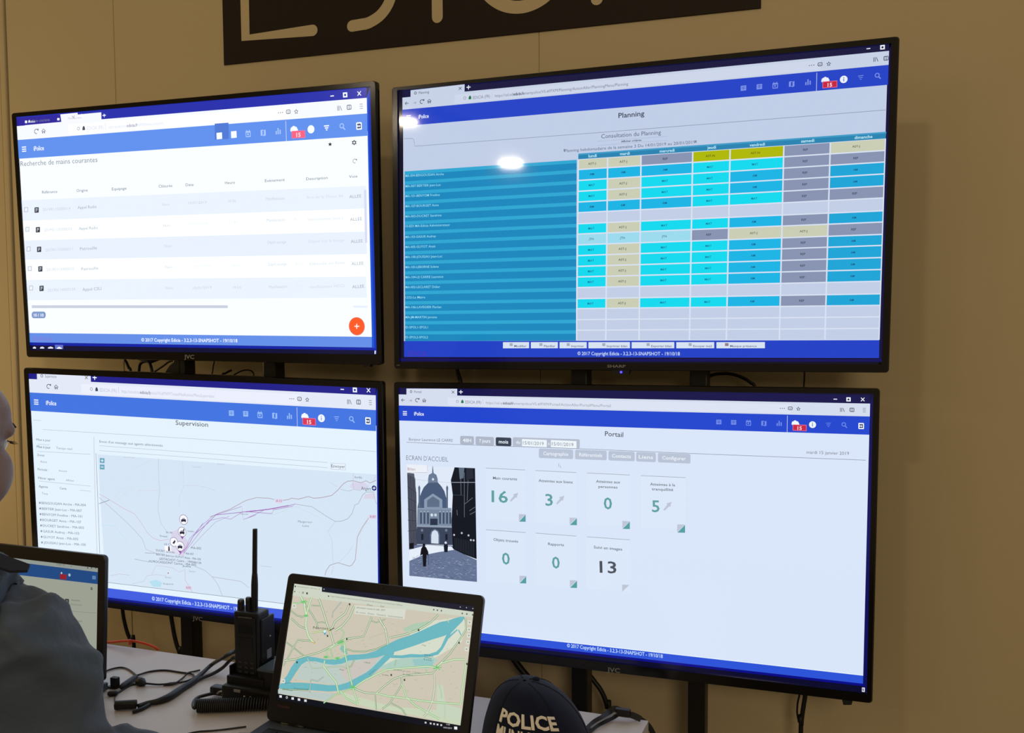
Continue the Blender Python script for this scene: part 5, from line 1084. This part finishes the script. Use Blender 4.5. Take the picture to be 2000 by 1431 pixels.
for c,r in(((0,-.014,.024),(.076,.096,.084)),((0,.040,.030),(.064,.050,.056)),((0,.030,-.056),(.062,.064,.076)),((0,.068,-.112),(.030,.022,.020)),((.028,.066,.017),(.032,.018,.014)),((-.028,.066,.017),(.032,.018,.014)),((.038,.051,-.042),(.026,.037,.042)),((-.038,.051,-.042),(.026,.037,.042)),
 ((0,.086,-.068),(.024,.012,.008)),((0,.084,-.079),(.020,.011,.007)),((.077,-.008,-.012),(.007,.019,.031)),((-.077,-.008,-.012),(.007,.019,.031)),((.012,.098,-.036),(.009,.010,.008)),((-.012,.098,-.036),(.009,.010,.008))): ell(bm,hp(*c),r,rt)
limb(bm,[hp(0,.084,.012),hp(0,.092,-.004),hp(0,.104,-.022),hp(0,.110,-.034)],[.007,.008,.010,.011,.006])
limb(bm,[hp(0,-.018,-.05),hp(0,-.03,-.10),(HC[0]-.012,HC[1]-.045,HC[2]-.155),(.025,-.90,1.07)],[.055,.056,.057,.05])
limb(bm,[(.025,-.90,1.10),(.02,-.93,.98),(.025,-.99,.78),PEL,PEL+np.array([0,0,-.06])],[.05,.085,.10,.12,.05],24,.78)
for S_,E_,W_,sx in((SHR,ELR,WRR,1),(SHL,ELL,WRL,-1)):
    limb(bm,[(.025,-.90,1.06),S_*.5+np.array([.0125,-.45,.515]),S_-np.array([0,0,.02])],[.035,.030,.026])
    limb(bm,[S_-np.array([0,0,.02]),(S_+E_)/2,E_],[.026,.036,.038,.034]); limb(bm,[E_,E_*.6+W_*.4,W_],[.038,.040,.033,.026],18,.85)
    d_=W_-E_;d_[2]=0;d_/=np.linalg.norm(d_);p_=np.array([-d_[1],d_[0],0])*sx     # p_ points to the thumb side
    limb(bm,[W_,W_+d_*.03+np.array([0,0,-.002]),W_+d_*.085+np.array([0,0,-.006])],[.024,.033,.040,.036],16,.42)
    for k,(off,ln,cv) in enumerate(((.030,.072,.012),(.010,.080,.014),(-.010,.075,.014),(-.029,.058,.012))):
        b_=W_+d_*.078+p_*off+np.array([0,0,-.004]); f_=d_+p_*off*1.2;f_/=np.linalg.norm(f_)
        limb(bm,[b_,b_+f_*ln*.4+np.array([0,0,.003]),b_+f_*ln*.75+np.array([0,0,-.004]),b_+f_*ln+np.array([0,0,-cv])],[.0092,.0088,.0082,.0068],10)
    b_=W_+d_*.025+p_*.026;limb(bm,[b_,b_+d_*.02+p_*.022,b_+d_*.045+p_*.034+np.array([0,0,-.004]),b_+d_*.068+p_*.036+np.array([0,0,-.010])],[.012,.012,.0098,.0075],10)
LEG=[]
for sx in(-1,1):
    hip=PEL+np.array([.09*sx,.0,-.02]);kn=np.array([.03+.13*sx,-.64,.53]);an=np.array([.03+.14*sx,-.60,.09])
    limb(bm,[hip,(hip+kn)/2,kn],[.065,.062,.052,.046]);limb(bm,[kn,(kn*.6+an*.4),an],[.046,.046,.036,.032]);limb(bm,[an+np.array([0,-.03,-.03]),an+np.array([0,.05,-.045]),an+np.array([0,.15,-.06])],[.032,.034,.036,.02],16,.7);LEG.append((hip,kn,an))
per=thing('person','person with a shaved head in a slate blue uniform jacket seated at the left laptop','person',(PEL[0],PEL[1],0))
bpy.data.objects.remove(per)
person=blend(bm,'person',.0042,7,None,M_skin,None)
tag(person,'person with a shaved head in a slate blue uniform jacket seated at the left laptop','person')
# eyes
for sx in(-1,1):
    bm=bmesh.new();ell(bm,hp(.031*sx,.0705,-.001),(.0112,.0112,.0112),None,16);ey=from_bm(bm,'eye',mat('eye_white',(225,222,215),.2),person,smooth=True)
    bm=bmesh.new();ell(bm,hp(.031*sx,.0788,-.001),(.0055,.0036,.0055),None,14);from_bm(bm,'iris',mat('dark_brown_iris',(50,34,24),.2),ey,smooth=True)
    bm=bmesh.new()
    for i in range(9):
        u=(i-4)/4; a=Vector(hp(.031*sx+.012*u,.0815-.004*u*u,.004-.003*u*u)); b=a+(Vector(hp(.031*sx+.016*u,.0925,.0035))-Vector(hp(.031*sx+.012*u,.0815,.004)))
        add_tube(bm,[a,(a+b)/2-Vector((0,0,.0012)),b],[.0006,.0005,.0002],5,0)
    from_bm(bm,'eyelashes',mat('dark_hair',(30,24,20),.6),ey)
    bm=bmesh.new();add_tube(bm,[hp(.014*sx,.0875,.021),hp(.030*sx,.0885,.026),hp(.050*sx,.078,.022)],[.0016,.0024,.0012],8);from_bm(bm,'eyebrow',mat('brow_hair',(58,46,40),.8,bump=(900,.8,.001)),person,smooth=True)
# jacket with folds
bm=bmesh.new()
limb(bm,[(.03,-.905,1.135),(.025,-.905,1.10),(.022,-.93,.99),(.025,-.985,.80),(.03,-1.04,.60),(.03,-1.05,.54)],[.060,.088,.165,.165,.165,.17],28,.74)
limb(bm,[SHL+np.array([.02,0,.015]),(-.06,-.89,1.120),(.025,-.905,1.138),(.105,-.90,1.122),SHR+np.array([-.02,0,.015])],[.060,.064,.066,.064,.060],20)
for S_,E_,W_ in((SHR,ELR,WRR),(SHL,ELL,WRL)):
    limb(bm,[S_+np.array([0,0,.012]),S_*.75+E_*.25,(S_+E_)/2,E_*.8+S_*.2,E_],[.062,.074,.072,.068,.065,.062],22)
    limb(bm,[E_,E_*.75+W_*.25,(E_+W_)/2,E_*.2+W_*.8,W_*.97+E_*.03],[.058,.060,.054,.046,.040,.038],22,.9)
def folds(V):
    x,y,z=V[:,0],V[:,1],V[:,2]
    a=np.sin((x*1.2+y*.9+z*1.5)*34+3*np.sin(z*9+x*6))*.5+.5
    b=np.sin((z*1.1-x*1.4+y*.4)*52+2*np.sin(y*13))*.5+.5
    c=np.sin((x*.5-y*1.3+z*.8)*22+2*np.sin(x*11+z*5))*.5+.5
    return .012*a**5+.007*b**6+.010*c**4-.002
jk=blend(bm,'jacket',.0055,9,person,M_jacket,None,folds)
# collar and epaulettes
bm=bmesh.new();n=26;R1_=[]
for j,(dz,rr_) in enumerate(((0,.073),(.028,.067),(.030,.064),(.004,.066))):
    R1_.append([bm.verts.new((HC[0]-.022+rr_*math.cos(2*math.pi*i/n),-.898+rr_*1.02*math.sin(2*math.pi*i/n)+.012*j*0,1.118+dz+.012*-math.sin(2*math.pi*i/n))) for i in range(n)])
for a,b in zip(R1_,R1_[1:]+R1_[:1]):
    for i in range(n): bm.faces.new((a[i],a[(i+1)%n],b[(i+1)%n],b[i]))
from_bm(bm,'collar',M_jacket,jk,smooth=True)
M_epau=mat('dark_navy_tab',(16,20,34),.8,bump=(900,.4,.0008))
for sx,S_ in((1,SHR),(-1,SHL)):
    A=np.array([.025+sx*.055,-.90,1.185]);B=np.array([S_[0]+sx*.030,S_[1]+.006,1.146]);t=(B-A);t/=np.linalg.norm(t);w_=np.array([0,.015,.0]);nz=np.array([0,0,.003])
    bm=bmesh.new();add_prism(bm,[A-w_,B-w_,B+t*.010,B+w_,A+w_],nz);from_bm(bm,'epaulette',M_epau,jk)
# trousers, shoes
bm=bmesh.new()
for hip,kn,an in LEG:
    limb(bm,[hip,(hip+kn)/2,kn],[.088,.086,.074,.066],20);limb(bm,[kn,kn*.5+an*.5,an],[.066,.062,.056,.054],20)
ell(bm,PEL,(.17,.12,.10))
blend(bm,'trousers',.008,6,person,M_trouser,None)
bm=bmesh.new()
for hip,kn,an in LEG: 
    bm=bmesh.new();limb(bm,[an+np.array([0,-.045,-.048]),an+np.array([0,.03,-.045]),an+np.array([0,.16,-.054]),an+np.array([0,.185,-.058])],[.030,.042,.045,.044,.02],18,.82);add_box(bm,tuple(an+np.array([-.042,-.07,-.09])),tuple(an+np.array([.042,.19,-.07])),.01)
    from_bm(bm,'shoe',M_black,person,smooth=True)
# the chair that carries the person
chr_=thing('office_chair','black office chair under the seated person','chair',(.03,-1.07,0))
box('seat',(-.20,-1.28,.405),(.26,-.80,.455),M_black,chr_,bev=.02);tube('gas_column',[(.03,-1.05,.06),(.03,-1.05,.41)],.028,M_metal,chr_,k=0)
for i in range(5):
    a=2*math.pi*i/5+.3; e_=(.03+.28*math.cos(a),-1.05+.28*math.sin(a),.055)
    tube('base_leg',[(.03,-1.05,.085),e_],[.024,.016],M_metal,chr_,k=0)
    bm=bmesh.new();ell(bm,(e_[0],e_[1],.028),(.022,.022,.028),None,12);from_bm(bm,'castor',M_black,chr_,smooth=True)
